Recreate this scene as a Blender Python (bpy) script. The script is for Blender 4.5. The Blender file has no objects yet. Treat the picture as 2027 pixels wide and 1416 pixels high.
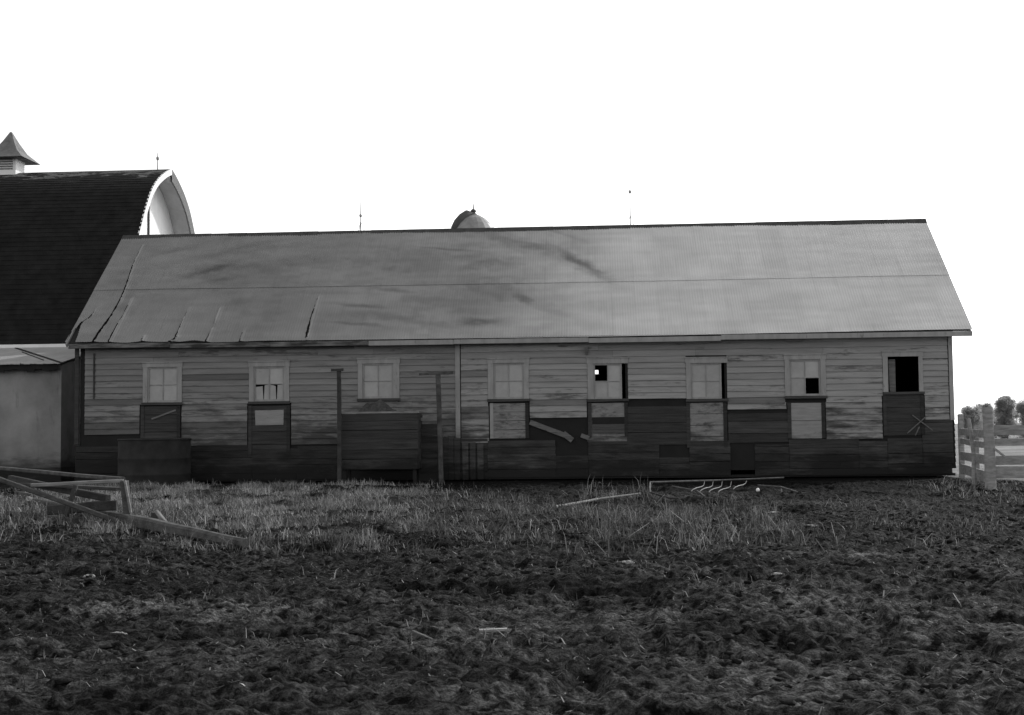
import bpy, math, random
import numpy as np
from mathutils import Vector
R = math.radians
rnd = random.Random(7)
S = bpy.context.scene
COL = S.collection

# ------------------------------------------------------------------ camera
YAW, PIT, ROL = 0.0622, 0.0572, -0.0108
CAM = np.array([5.573, -35.157, 1.5])
FPX = 2440.0
_cy, _sy = math.cos(YAW), math.sin(YAW)
_f = np.array([-_sy*math.cos(PIT), _cy*math.cos(PIT), math.sin(PIT)])
_r = np.array([_cy, _sy, 0.0]); _u = np.cross(_r, _f)
_r2 = _r*math.cos(ROL)+_u*math.sin(ROL); _u2 = _u*math.cos(ROL)-_r*math.sin(ROL)
cam = bpy.data.objects.new('camera', bpy.data.cameras.new('camera')); COL.objects.link(cam)
from mathutils import Matrix
cam.matrix_world = Matrix(((_r2[0], _u2[0], -_f[0], CAM[0]), (_r2[1], _u2[1], -_f[1], CAM[1]),
                           (_r2[2], _u2[2], -_f[2], CAM[2]), (0, 0, 0, 1)))
cam.data.sensor_width = 36.0; cam.data.lens = FPX/2027*36; cam.data.clip_end = 6000; cam.data.clip_start = .1
S.camera = cam

def ray(px, py): return _f+_r2*(px-1013.5)/FPX-_u2*(py-708)/FPX
def aty(px, py, y): d = ray(px, py); return CAM+d*(y-CAM[1])/d[1]      # where a sight line meets the plane y
def atz(px, py, z=0.0): d = ray(px, py); return CAM+d*(z-CAM[2])/d[2]

# ------------------------------------------------------------------ sky and sun
SUN_AZ, SUN_EL = 42.0, 33.0
w = bpy.data.worlds.new("World"); S.world = w; w.use_nodes = True
nt = w.node_tree; nt.nodes.clear()
sky = nt.nodes.new('ShaderNodeTexSky'); sky.sky_type = 'NISHITA'; sky.sun_disc = False
sky.sun_elevation = R(SUN_EL); sky.sun_rotation = R(SUN_AZ); sky.air_density = 1.0; sky.dust_density = 1.0; sky.ozone_density = 1.0
# black-and-white film that answers most to blue: one grey value from the sky's three channels
sep = nt.nodes.new('ShaderNodeSeparateColor'); nt.links.new(sky.outputs[0], sep.inputs[0])
def _mul(s_, k): n = nt.nodes.new('ShaderNodeMath'); n.operation = 'MULTIPLY'; nt.links.new(s_, n.inputs[0]); n.inputs[1].default_value = k; return n.outputs[0]
def _add(a, b): n = nt.nodes.new('ShaderNodeMath'); n.operation = 'ADD'; nt.links.new(a, n.inputs[0]); nt.links.new(b, n.inputs[1]); return n.outputs[0]
film = _add(_add(_mul(sep.outputs[0], .30), _mul(sep.outputs[1], .30)), _mul(sep.outputs[2], .75))
bg = nt.nodes.new('ShaderNodeBackground'); out = nt.nodes.new('ShaderNodeOutputWorld')
bg.inputs['Strength'].default_value = 0.15
nt.links.new(film, bg.inputs['Color']); nt.links.new(bg.outputs[0], out.inputs[0])
sl = bpy.data.lights.new('sun', 'SUN'); sl.energy = 2.0; sl.angle = R(0.6); sl.color = (1, 1, 1)
sun = bpy.data.objects.new('sun', sl); COL.objects.link(sun)
sd = Vector((math.sin(R(SUN_AZ))*math.cos(R(SUN_EL)), math.cos(R(SUN_AZ))*math.cos(R(SUN_EL)), math.sin(R(SUN_EL))))
sun.rotation_euler = sd.to_track_quat('Z', 'Y').to_euler(); sun.location = (40, 30, 40)
S.view_settings.view_transform = 'Standard'; S.view_settings.look = 'None'; S.view_settings.gamma = 1
S.view_settings.exposure = 0.45

# ------------------------------------------------------------------ materials (all neutral grey: the picture is black and white)
def mat(name, c0, c1, scale=(1, 1, 1), ns=4.0, detail=6, rough=.85, bump=0.0, tone=False, peel_glare=None, metal=0.0, spec=.3, bscale=None, warp=0.0, contrast=(.3, .7), mud=None):
    m = bpy.data.materials.new(name); m.use_nodes = True; t = m.node_tree; N = t.nodes; L = t.links
    b = N['Principled BSDF']; b.inputs['Roughness'].default_value = rough; b.inputs['Metallic'].default_value = metal
    b.inputs['Specular IOR Level'].default_value = spec
    g = N.new('ShaderNodeNewGeometry'); mp = N.new('ShaderNodeMapping'); mp.inputs['Scale'].default_value = scale
    L.new(g.outputs['Position'], mp.inputs['Vector'])
    n = N.new('ShaderNodeTexNoise'); n.inputs['Scale'].default_value = ns; n.inputs['Detail'].default_value = detail
    n.inputs['Roughness'].default_value = .62; n.inputs['Distortion'].default_value = warp
    L.new(mp.outputs[0], n.inputs['Vector'])
    cr = N.new('ShaderNodeMapRange'); cr.inputs['From Min'].default_value = contrast[0]; cr.inputs['From Max'].default_value = contrast[1]
    cr.inputs['To Min'].default_value = c0; cr.inputs['To Max'].default_value = c1
    L.new(n.outputs['Fac'], cr.inputs['Value'])
    val = cr.outputs[0]
    if tone:
        a = N.new('ShaderNodeAttribute'); a.attribute_name = 'tone'
        mu = N.new('ShaderNodeMath'); mu.operation = 'MULTIPLY'; L.new(val, mu.inputs[0]); L.new(a.outputs['Fac'], mu.inputs[1]); val = mu.outputs[0]
    if peel_glare:                                   # bare wood / rust, or glare painted on the barn shingles, in patches: (value, threshold, softness, scale xyz, noise scale)
        pv, th, so, psc, pns = peel_glare
        mp2 = N.new('ShaderNodeMapping'); mp2.inputs['Scale'].default_value = psc; mp2.inputs['Location'].default_value = (3.1, 7.7, 1.3)
        L.new(g.outputs['Position'], mp2.inputs['Vector'])
        n2 = N.new('ShaderNodeTexNoise'); n2.inputs['Scale'].default_value = pns; n2.inputs['Detail'].default_value = 8; n2.inputs['Roughness'].default_value = .68
        L.new(mp2.outputs[0], n2.inputs['Vector'])
        f = N.new('ShaderNodeMapRange'); f.inputs['From Min'].default_value = th; f.inputs['From Max'].default_value = th+so; L.new(n2.outputs['Fac'], f.inputs['Value'])
        if tone == 'peel_glare':
            a2 = N.new('ShaderNodeAttribute'); a2.attribute_name = 'wear'  # siding wear, and the glare painted along the barn ridge
            ad = N.new('ShaderNodeMath'); ad.operation = 'ADD'; L.new(n2.outputs['Fac'], ad.inputs[0]); L.new(a2.outputs['Fac'], ad.inputs[1]); L.new(ad.outputs[0], f.inputs['Value'])
        mx = N.new('ShaderNodeMix'); mx.data_type = 'FLOAT'; L.new(f.outputs[0], mx.inputs[0]); L.new(val, mx.inputs[2]); mx.inputs[3].default_value = pv; val = mx.outputs[0]
    if mud:                                    # dried manure splashed up the boards: (height, spread, value, raggedness)
        zc, zw, mv, rag = mud
        mp3 = N.new('ShaderNodeMapping'); mp3.inputs['Scale'].default_value = (.45, 1, 1.9); L.new(g.outputs['Position'], mp3.inputs['Vector'])
        n3 = N.new('ShaderNodeTexNoise'); n3.inputs['Scale'].default_value = 1.5; n3.inputs['Detail'].default_value = 9; n3.inputs['Roughness'].default_value = .7; L.new(mp3.outputs[0], n3.inputs['Vector'])
        sx = N.new('ShaderNodeSeparateXYZ'); L.new(g.outputs['Position'], sx.inputs[0])
        r1 = N.new('ShaderNodeMapRange'); r1.clamp = False; r1.inputs[1].default_value = zc+zw; r1.inputs[2].default_value = zc-zw; r1.inputs[3].default_value = -1; r1.inputs[4].default_value = 1; L.new(sx.outputs[2], r1.inputs[0])
        r2 = N.new('ShaderNodeMapRange'); r2.clamp = False; r2.inputs[1].default_value = .25; r2.inputs[2].default_value = .75; r2.inputs[3].default_value = -rag; r2.inputs[4].default_value = rag; L.new(n3.outputs['Fac'], r2.inputs[0])
        ad3 = N.new('ShaderNodeMath'); ad3.operation = 'ADD'; L.new(r1.outputs[0], ad3.inputs[0]); L.new(r2.outputs[0], ad3.inputs[1])
        r3 = N.new('ShaderNodeMapRange'); r3.inputs[1].default_value = -.35; r3.inputs[2].default_value = .75; r3.inputs[4].default_value = .92; L.new(ad3.outputs[0], r3.inputs[0])
        mx3 = N.new('ShaderNodeMix'); mx3.data_type = 'FLOAT'; L.new(r3.outputs[0], mx3.inputs[0]); L.new(val, mx3.inputs[2]); mx3.inputs[3].default_value = mv; val = mx3.outputs[0]
    L.new(val, b.inputs['Base Color'])
    if bump:
        nb = N.new('ShaderNodeTexNoise'); nb.inputs['Scale'].default_value = bscale or ns*6; nb.inputs['Detail'].default_value = 8
        L.new(mp.outputs[0], nb.inputs['Vector'])
        bp = N.new('ShaderNodeBump'); bp.inputs['Strength'].default_value = min(1, bump); bp.inputs['Distance'].default_value = .02
        L.new(nb.outputs['Fac'], bp.inputs['Height']); L.new(bp.outputs[0], b.inputs['Normal'])
    return m

M = {}
M['siding'] = mat('weathered_clapboard_paint', .20, .30, (.25, 1, 2.5), 3, tone='peel_glare', bump=.3, peel_glare=(.095, .575, .12, (.55, 1, 3.6), 3.2), mud=(1.6, 1.05, .042, 1.7))
M['trim'] = mat('old_trim_paint', .22, .31, (2, 2, .6), 3, bump=.2, peel_glare=(.12, .60, .12, (3, 3, 1), 3), mud=(1.0, .8, .06, 1.3))
M['plank'] = mat('bare_dark_plank', .022, .062, (.35, 1, 5), 3, bump=.5, tone=True, contrast=(.3, .75), mud=(.75, .6, .009, 1.5))
M['greyplank'] = mat('bare_grey_plank', .08, .17, (.6, 1, 6), 3, bump=.5, peel_glare=(.05, .55, .12, (.8, 1, 4), 3))
M['shadefascia'] = mat('shaded_fascia', .03, .17, (.6, 1, 3), 2.2, bump=.5, contrast=(.4, .62))  # eave shadow put into the board colour
M['pale'] = mat('pale_hatch_boards', .20, .28, (.7, 1, 5), 3, bump=.3, peel_glare=(.1, .60, .12, (.8, 1, 3), 3), mud=(1.0, .7, .05, 1.2))
M['patchy'] = mat('patchy_hatch_boards', .16, .25, (.7, 1, 5), 3, bump=.4, peel_glare=(.07, .50, .16, (.9, 1, 2.2), 3.2), mud=(1.1, .6, .05, 1.4))
M['black'] = mat('dark_interior', .008, .015, ns=2)
M['pane'] = mat('dusty_glass', .24, .33, (1, 1, 1), 2.5, rough=.35, spec=.5, tone=True, peel_glare=(.16, .62, .12, (1, 1, 1), 3))
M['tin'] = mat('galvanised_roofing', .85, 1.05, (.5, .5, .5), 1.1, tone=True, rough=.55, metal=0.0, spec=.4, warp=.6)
M['tin2'] = mat('shed_tin', .30, .42, (1, .4, 1), 2, rough=.5)
M['cap'] = mat('rusty_ridge_cap', .03, .06, (3, 1, 1), 3)
M['shingle'] = mat('old_black_shingles', .008, .019, (1, 1, 1), 2.2, bump=.6, spec=.1, tone='peel_glare', peel_glare=(.13, .60, .05, (.5, 1, 1.6), 2.4))  # pale patches here are painted glare on the shingles
M['edge'] = mat('shingle_edge', .08, .2, (1, 5, 5), 3, bump=.6)
M['white'] = mat('white_barn_paint', .72, .84, (1, 1, .3), 2)
M['stucco'] = mat('pale_stucco', .14, .28, (.5, .5, .5), 1.6, bump=.3, peel_glare=(.09, .57, .18, (2.5, 1, .5), 1.6), mud=(.75, .4, .05, 1.2))
M['iron'] = mat('rusty_iron', .05, .12, ns=12, rough=.5, metal=.5)
M['iron2'] = mat('worn_iron', .09, .2, ns=14, rough=.45, metal=.3)
M['bright'] = mat('worn_steel', .5, .7, ns=12, rough=.35, metal=.7)
M['timber'] = mat('grey_timber', .03, .11, (1, 1, 1), 5, bump=.9, contrast=(.3, .75))
M['timberdark'] = mat('dark_timber', .02, .06, (1, 1, 1), 5, bump=.5)
M['rail'] = mat('weathered_rail', .12, .27, (1, 1, 4), 4, bump=.7)
M['grass'] = mat('dry_grass', .7, 1.1, ns=3, tone=True, rough=.7)
M['fence'] = mat('sun_bleached_rail', .16, .35, (1, 1, 4), 4, bump=.7)
M['tank'] = mat('tank_black', .010, .026, ns=3)
M['stone'] = mat('pale_stone', .22, .5, ns=22, bump=.8, peel_glare=(.03, .52, .1, (1, 1, 1), 14))
M['manure'] = mat('dark_straw_heap', .02, .08, ns=14, bump=.9)
M['bark'] = mat('bark', .06, .1, ns=8)
M['leaf'] = mat('leaf', .2, .32, ns=3)
M['dome'] = mat('silo_metal', .16, .26, ns=2, rough=.5)
M['domedark'] = mat('silo_dark', .05, .09, ns=2)
M['concrete'] = mat('silo_concrete', .3, .4, ns=2)
M['glassball'] = mat('milk_glass', .3, .4, ns=4, rough=.2)

lt = M['leaf'].node_tree; pbs = lt.nodes['Principled BSDF']; tl = lt.nodes.new('ShaderNodeBsdfTranslucent'); tl.inputs[0].default_value = (.5, .5, .5, 1); ms_ = lt.nodes.new('ShaderNodeMixShader'); ms_.inputs[0].default_value = .55
lt.links.new(pbs.outputs[0], ms_.inputs[1]); lt.links.new(tl.outputs[0], ms_.inputs[2]); lt.links.new(ms_.outputs[0], lt.nodes['Material Output'].inputs[0])
# ------------------------------------------------------------------ object helpers
ORG = {}
def tag(o, label=None, cat=None, group=None, kind=None):
    if label: o['label'] = label
    if cat: o['category'] = cat
    if group: o['group'] = group
    if kind: o['kind'] = kind
    return o
def thing(name, loc, label, cat, group=None):
    o = bpy.data.objects.new(name, None); COL.objects.link(o); o.location = loc; o.empty_display_size = .3
    ORG[o.name] = np.array(loc, float); return tag(o, label, cat, group)
def link(name, me, m, parent=None, org=None, label=None):
    me.materials.append(m)
    o = bpy.data.objects.new(name, me); COL.objects.link(o)
    if parent is not None: o.parent = parent; ORG[o.name] = ORG[parent.name]
    else:
        ORG[o.name] = np.array(org if org is not None else (0, 0, 0), float); o.location = ORG[o.name]
    if label: o['label'] = label
    return o
def np_mesh(name, V, T, k, smooth=False, attrs=None):
    me = bpy.data.meshes.new(name); V = np.ascontiguousarray(V, np.float32); T = np.ascontiguousarray(T, np.int32)
    me.vertices.add(len(V)); me.vertices.foreach_set('co', V.ravel())
    me.loops.add(T.size); me.loops.foreach_set('vertex_index', T.ravel())
    me.polygons.add(len(T)); me.polygons.foreach_set('loop_start', np.arange(len(T), dtype=np.int32)*k)
    if smooth: me.polygons.foreach_set('use_smooth', np.ones(len(T), bool))
    for nme, a in (attrs or {}).items():
        at = me.attributes.new(nme, 'FLOAT', 'POINT'); at.data.foreach_set('value', np.ascontiguousarray(a, np.float32))
    me.update(calc_edges=True); return me
class MB:
    def __init__(s): s.v = []; s.f = []; s.tone = []; s.wear = []
    def add(s, vs, fs, tone=1.0, wear=0.0):
        n = len(s.v); s.v += [tuple(map(float, p)) for p in vs]; s.f += [tuple(i+n for i in f) for f in fs]
        s.tone += [tone]*len(vs); s.wear += [wear]*len(vs); return s
    def box(s, x0, x1, y0, y1, z0, z1, tone=1.0, jit=0.0, wear=0.0):
        j = lambda: rnd.uniform(-jit, jit)
        vs = [(x+j(), y, z+j()) for z in (z0, z1) for y in (y0, y1) for x in (x0, x1)]
        return s.add(vs, [(0, 1, 5, 4), (3, 2, 6, 7), (2, 0, 4, 6), (1, 3, 7, 5), (4, 5, 7, 6), (2, 3, 1, 0)], tone, wear)
    def beam(s, a, b, wd, th, up=(0, 0, 1), tone=1.0, taper=1.0, seg=1, wob=0.0):   # rectangular timber from a to b
        a = np.array(a, float); b = np.array(b, float); d = (b-a)/np.linalg.norm(b-a); up = np.array(up, float)
        sx = np.cross(d, up); sx /= np.linalg.norm(sx); uz = np.cross(sx, d); vs = []; fs = []
        for i in range(seg+1):
            t = i/seg; c = a+(b-a)*t+(sx*rnd.uniform(-wob, wob)+uz*rnd.uniform(-wob, wob)); k = 1+(taper-1)*t
            c0 = .18*min(wd, th)
            W, H = wd/2*k, th/2*k
            for p, q in ((-W+c0, -H), (W-c0, -H), (W, -H+c0), (W, H-c0), (W-c0, H), (-W+c0, H), (-W, H-c0), (-W, -H+c0)): vs.append(c+sx*p+uz*q)
        for i in range(seg):
            for k in range(8): fs.append((i*8+k, i*8+(k+1) % 8, i*8+8+(k+1) % 8, i*8+8+k))
        fs.append(tuple(range(7, -1, -1))); fs.append(tuple(seg*8+k for k in range(8)))
        return s.add(vs, fs, tone)
    def tube(s, pts, rad, n=8, tone=1.0, cap=True):
        pts = [np.array(p, float) for p in pts]; vs = []; fs = []
        rads = rad if hasattr(rad, '__len__') else [rad]*len(pts)
        for i, p in enumerate(pts):
            d = pts[min(i+1, len(pts)-1)]-pts[max(i-1, 0)]; d /= np.linalg.norm(d)
            h = np.array((0, 0, 1.)) if abs(d[2]) < .9 else np.array((1., 0, 0)); a = np.cross(d, h); a /= np.linalg.norm(a); b = np.cross(d, a)
            for k in range(n):
                t = 2*math.pi*k/n; vs.append(p+(a*math.cos(t)+b*math.sin(t))*rads[i])
        for i in range(len(pts)-1):
            for k in range(n): fs.append((i*n+k, i*n+(k+1) % n, i*n+n+(k+1) % n, i*n+n+k))
        if cap: fs.append(tuple(range(n-1, -1, -1))); fs.append(tuple((len(pts)-1)*n+k for k in range(n)))
        return s.add(vs, fs, tone)
    def lathe(s, c, prof, n=24, tone=1.0):
        vs = []; fs = []
        for r, z in prof:
            for k in range(n): t = 2*math.pi*k/n; vs.append((c[0]+r*math.cos(t), c[1]+r*math.sin(t), c[2]+z))
        for i in range(len(prof)-1):
            for k in range(n): fs.append((i*n+k, i*n+(k+1) % n, i*n+n+(k+1) % n, i*n+n+k))
        return s.add(vs, fs, tone)
    def build(s, name, m, parent=None, org=None, label=None, smooth=False):
        o = ORG[parent.name] if parent is not None else np.array(org if org is not None else (0, 0, 0), float)
        me = bpy.data.meshes.new(name); me.from_pydata([tuple(np.array(p)-o) for p in s.v], [], s.f)
        for nm, arr in (('tone', s.tone), ('wear', s.wear)):
            at = me.attributes.new(nm, 'FLOAT', 'POINT'); at.data.foreach_set('value', np.array(arr, np.float32))
        if smooth: me.polygons.foreach_set('use_smooth', np.ones(len(me.polygons), bool))
        me.update(); return link(name, me, m, parent, org, label)

# value noise
_tab = np.random.RandomState(3).rand(512, 512)
def vn(x, y, sc, off=0):
    x = x/sc+off*17.3+1000; y = y/sc+off*31.7+1000
    xi = np.floor(x).astype(int); yi = np.floor(y).astype(int); fx = x-xi; fy = y-yi
    fx = fx*fx*(3-2*fx); fy = fy*fy*(3-2*fy); a = _tab[xi % 512, yi % 512]; b = _tab[(xi+1) % 512, yi % 512]; c = _tab[xi % 512, (yi+1) % 512]; d = _tab[(xi+1) % 512, (yi+1) % 512]
    return (a*(1-fx)+b*fx)*(1-fy)+(c*(1-fx)+d*fx)*fy
def smooth(a, b, v): t = np.clip((v-a)/(b-a), 0, 1); return t*t*(3-2*t)

# ------------------------------------------------------------------ ground: one sheet to the horizon, trodden into clods in the yard
def height(x, y):
    x = np.asarray(x, float); y = np.asarray(y, float)
    yard = smooth(-45, -36, y)*smooth(3, 0, y)*smooth(-19, -15, x)*smooth(22, 18, x)
    near = smooth(-1.5, -4, y)
    h = (vn(x, y, 2.6, 1)-.5)*.13*near
    h += (vn(x, y, 1.0, 2)-.5)*.05*near
    c = vn(x+.2*vn(x, y, .3, 9), y, .34, 3); h += (np.abs(c-.5)*2)**1.3*.040*near
    c2 = vn(x, y, .15, 4); h += (c2-.5)*.045*near
    h += (vn(x, y, .07, 5)-.5)*.040*near
    m_ = .35+.65*smooth(.3, .6, vn(x, y, .8, 11))
    h += np.abs(vn(x+.04*vn(x, y, .1, 12), y, .12, 10)-.5)*.10*near*m_
    h += np.abs(vn(x+.02*vn(x, y, .06, 13), y, .062, 14)-.5)*.055*near
    hoof = vn(x, y, .42, 6); h -= smooth(.68, .80, hoof)*.07*near
    h *= yard
    h += (vn(x, y, 40, 7)-.5)*.8*smooth(40, 120, np.hypot(x, y))
    return h
def axis(lo, hi, st, far, g=1.18):
    a = list(np.arange(lo, hi+1e-6, st)); s_ = st; v = hi
    while v < far: s_ *= g; v += s_; a.append(v)
    s_ = st; v = lo
    while v > -far: s_ *= g; v -= s_; a.insert(0, v)
    return np.array(a)
gx = axis(-9.5, 16.0, .025, 3500)
gy = []; yv = -30.0
while yv < 1.0: gy.append(yv); yv += .016+.0022*(yv+30)
lo = [-30.0]; s_ = .03
while lo[-1] > -3500: s_ *= 1.2; lo.append(lo[-1]-s_)
hi = [gy[-1]]; s_ = .09
while hi[-1] < 3500: s_ *= 1.2; hi.append(hi[-1]+s_)
gy = np.array(lo[:0:-1]+gy+hi[1:])
X, Y = np.meshgrid(gx, gy, indexing='ij'); Z = height(X, Y)
ni, nj = X.shape; idx = np.arange(ni*nj).reshape(ni, nj)
Q = np.stack([idx[:-1, :-1], idx[1:, :-1], idx[1:, 1:], idx[:-1, 1:]], -1).reshape(-1, 4)
def groundmat():
    m = bpy.data.materials.new('yard_mud_and_pasture'); m.use_nodes = True; t = m.node_tree; N = t.nodes; L = t.links; b = N['Principled BSDF']
    b.inputs['Roughness'].default_value = .95; b.inputs['Specular IOR Level'].default_value = .06
    g = N.new('ShaderNodeNewGeometry')
    def noise(sc, det, lo_, hi_, fm=.35, fM=.65, msc=(1, 1, 1)):
        mp = N.new('ShaderNodeMapping'); mp.inputs['Scale'].default_value = msc; L.new(g.outputs['Position'], mp.inputs['Vector'])
        n = N.new('ShaderNodeTexNoise'); n.inputs['Scale'].default_value = sc; n.inputs['Detail'].default_value = det; n.inputs['Roughness'].default_value = .65
        L.new(mp.outputs[0], n.inputs['Vector']); r = N.new('ShaderNodeMapRange'); r.inputs[1].default_value = fm; r.inputs[2].default_value = fM; r.inputs[3].default_value = lo_; r.inputs[4].default_value = hi_
        L.new(n.outputs['Fac'], r.inputs[0]); return r.outputs[0], n.outputs['Fac']
    a, _ = noise(.7, 6, .28, 2.5, msc=(.6, 1, 1)); c, fine = noise(11, 9, .003, .036, .42, .63); d, _ = noise(55, 5, .3, 2.1)
    m1 = N.new('ShaderNodeMath'); m1.operation = 'MULTIPLY'; L.new(a, m1.inputs[0]); L.new(c, m1.inputs[1])
    m2 = N.new('ShaderNodeMath'); m2.operation = 'MULTIPLY'; L.new(m1.outputs[0], m2.inputs[0]); L.new(d, m2.inputs[1])
    ad_ = N.new('ShaderNodeAttribute'); ad_.attribute_name = 'dry'; m3 = N.new('ShaderNodeMath'); m3.operation = 'MULTIPLY'; L.new(m2.outputs[0], m3.inputs[0]); L.new(ad_.outputs['Fac'], m3.inputs[1]); m2 = m3  # dry crust, darkened along the strip in front of the shed
    p, _ = noise(.25, 6, .16, .30)
    at = N.new('ShaderNodeAttribute'); at.attribute_name = 'pasture'
    mx = N.new('ShaderNodeMix'); mx.data_type = 'FLOAT'; L.new(at.outputs['Fac'], mx.inputs[0]); L.new(m2.outputs[0], mx.inputs[2]); L.new(p, mx.inputs[3])
    L.new(mx.outputs[0], b.inputs['Base Color'])
    bp = N.new('ShaderNodeBump'); bp.inputs['Strength'].default_value = 1.0; bp.inputs['Distance'].default_value = .07; L.new(fine, bp.inputs['Height']); L.new(bp.outputs[0], b.inputs['Normal'])
    return m
past = np.maximum(smooth(15.6, 17.5, X+.25*Y+(vn(X, Y, 1.5, 8)-.5)*1.5)*smooth(-9, -6, Y), smooth(9, 14, Y)).ravel()
past = np.maximum(past, smooth(19, 24, X).ravel())
dry = np.full(X.shape, .72)                # drier, paler crust in a few spots of the yard
for px, py, sx_, sy_, am in ((1150, 1232, 2.2, .8, .9), (1650, 1215, 2.0, 1.2, .7), (1950, 1300, 1.5, .9, .7), (330, 1345, 1.6, .9, .8), (1500, 1370, 1.8, .6, .7), (900, 1385, 1.2, .5, .6), (1900, 1120, 2.5, 1.5, .6), (350, 1205, 1.0, .5, .6), (680, 1240, .9, .5, .5), (1250, 1330, 1.0, .5, .5)):
    q_ = atz(px, py); wx_ = X+1.0*(vn(X, Y, .7, 90)-.5); wy_ = Y+.9*(vn(X, Y, .6, 91)-.5)
    dry = dry+am*np.exp(-((wx_-q_[0])/sx_)**2-((wy_-q_[1])/sy_)**2)
dry = dry*(.75+.5*vn(X, Y, .5, 92))
dark_strip = smooth(-9.5, -5.5, Y+2.2*(vn(X, Y, 1.6, 93)-.5))*smooth(-3.5, .5, X+1.5*(vn(X, Y, .8, 94)-.5)); dry = dry*(1-.68*dark_strip)   # darker strip of ground in front of the shed
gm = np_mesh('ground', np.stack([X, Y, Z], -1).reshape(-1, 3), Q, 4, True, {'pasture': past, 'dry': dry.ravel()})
g_ = link('ground', gm, groundmat()); tag(g_, 'dark trodden muddy farmyard with pale pasture beyond the fence', 'ground', None, 'structure')

# ------------------------------------------------------------------ the long shed
XL, XR = -9.25, 15.72; RX0, RX1 = -9.56, 16.19; WD = 3.9956; ZE, ZR = 4.086, 7.874; EY = -.40
shed = thing('cattle_shed', (3.2, 4.0, 0), 'long low clapboard cattle shed with a grey corrugated iron gable roof', 'shed')
SL = math.hypot(WD-EY, ZR-ZE); SC, SS = (WD-EY)/SL, (ZR-ZE)/SL
def roofpt(px, py):                                  # roof-plane coordinates (x, distance up the slope) on a sight line
    d = ray(px, py); n = np.array([0, -SS, SC]); p0 = np.array([0, EY, ZE]); t = ((p0-CAM)@n)/(d@n); P = CAM+d*t
    return P[0], ((P-p0)@np.array([0, SC, SS]))
def rect(a, b, c, d, y=0.0):                         # px box -> x0, x1, z0, z1 on the wall plane
    my, mx_ = (b+d)/2, (a+c)/2
    return aty(a, my, y)[0], aty(c, my, y)[0], aty(mx_, d, y)[2], aty(mx_, b, y)[2]

# windows: casing left, casing right, pane left, pane right, head (casing top), pane top, pane bottom
WIN = [dict(c=(284, 361), p=(293, 353), h=719, t=727, b=797), dict(c=(494, 573), p=(503, 563), h=717, t=726, b=795),
       dict(c=(709, 791), p=(718, 779), h=711, t=720, b=789), dict(c=(966, 1047), p=(977, 1037), h=711, t=719, b=790),
       dict(c=(1163, 1243), p=(1175, 1231), h=710, t=720, b=790), dict(c=(1358, 1439), p=(1367, 1428), h=709, t=719, b=790),
       dict(c=(1553, 1634), p=(1563, 1624), h=703, t=712, b=784), dict(c=(1747, 1826), p=(1757, 1818), h=697, t=706, b=776)]
HATCH = [(286, 804, 351, 872), (499, 803, 568, 905), None, (977, 798, 1040, 868), (1171, 797, 1236, 864), (1366, 797, 1432, 886), (1566, 797, 1626, 868), (1755, 778, 1822, 862)]
holes = []                                           # openings in the clapboards: x0, x1, z0, z1
for i, W in enumerate(WIN):
    x0, x1, z0, z1 = rect(W['c'][0], W['h'], W['c'][1], W['b']+6); holes.append((x0, x1, z0, z1))
    if HATCH[i]: h = HATCH[i]; a = rect(h[0]-9, h[1], h[2]+9, h[3]); holes.append((a[0], a[1], a[2], z0+.01))
DARK = [(1241, 798, 1366, 880), (1441, 818, 1560, 876), (1822, 829, 1886, 918), (148, 868, 284, 930), (1047, 834, 1162, 868), (590, 882, 668, 905)]
for d in DARK: holes.append(rect(*d))

ZS = aty(1400, 872, 0)[2]; ZS2 = aty(400, 884, 0)[2]   # clapboards end here
xm = aty(908, 770, 0)[0]
def free(z0, z1, lo, hi):
    iv = [(lo, hi)]
    for a, b, c, d in holes:
        if d > z0+.03 and c < z1-.03:
            nv = []
            for p, q in iv:
                if b <= p or a >= q: nv.append((p, q)); continue
                if a > p: nv.append((p, a))
                if b < q: nv.append((b, q))
            iv = nv
    return [(p, q) for p, q in iv if q-p > .05]
sid = MB(); CH = .172
def board(x0, x1, z0, z1, tone, wear, y=0.0):
    n = max(1, int((x1-x0)/.6)); vs = []; fs = []
    o = rnd.uniform(-.004, .006); dz = rnd.uniform(-.005, .005); tilt = rnd.uniform(-.004, .004)
    for i in range(n+1):
        x = x0+(x1-x0)*i/n; k = tilt*(x-x0)+.003*math.sin(x*1.7+z0*9)
        vs += [(x, y-.046-o, z0+dz+k), (x, y-.012, z1+.02+k), (x, y-.012-o*.5, z0+dz+k)]
    for i in range(n):
        a = i*3; fs += [(a, a+3, a+4, a+1), (a+2, a+5, a+3, a)]
    fs += [(0, 1, 2), (n*3, n*3+2, n*3+1)]
    sid.add(vs, fs, tone, wear)
z = ZS; row = 0
while z < ZE-.02:
    z1 = min(z+CH, ZE+.02)
    for lo_, hi_ in ((XL+.13, xm-.07), (xm+.07, XR-.12)):
        if z < ZS2-.02 and lo_ < 0: pass
        for p, q in free(z, z1, lo_, hi_):
            x = p
            while x < q-.01:
                L_ = rnd.uniform(1.6, 4.5); e = q if q-x-L_ < .7 else x+L_
                low = max(0, 1-(z-ZS)/1.7)
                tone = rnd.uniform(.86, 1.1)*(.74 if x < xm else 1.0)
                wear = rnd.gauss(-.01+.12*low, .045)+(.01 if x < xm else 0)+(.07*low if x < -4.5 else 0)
                if rnd.random() < .05+.12*low: tone *= .6
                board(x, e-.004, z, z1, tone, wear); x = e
    z += CH; row += 1
sid.build('siding', M['siding'], shed)
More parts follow.
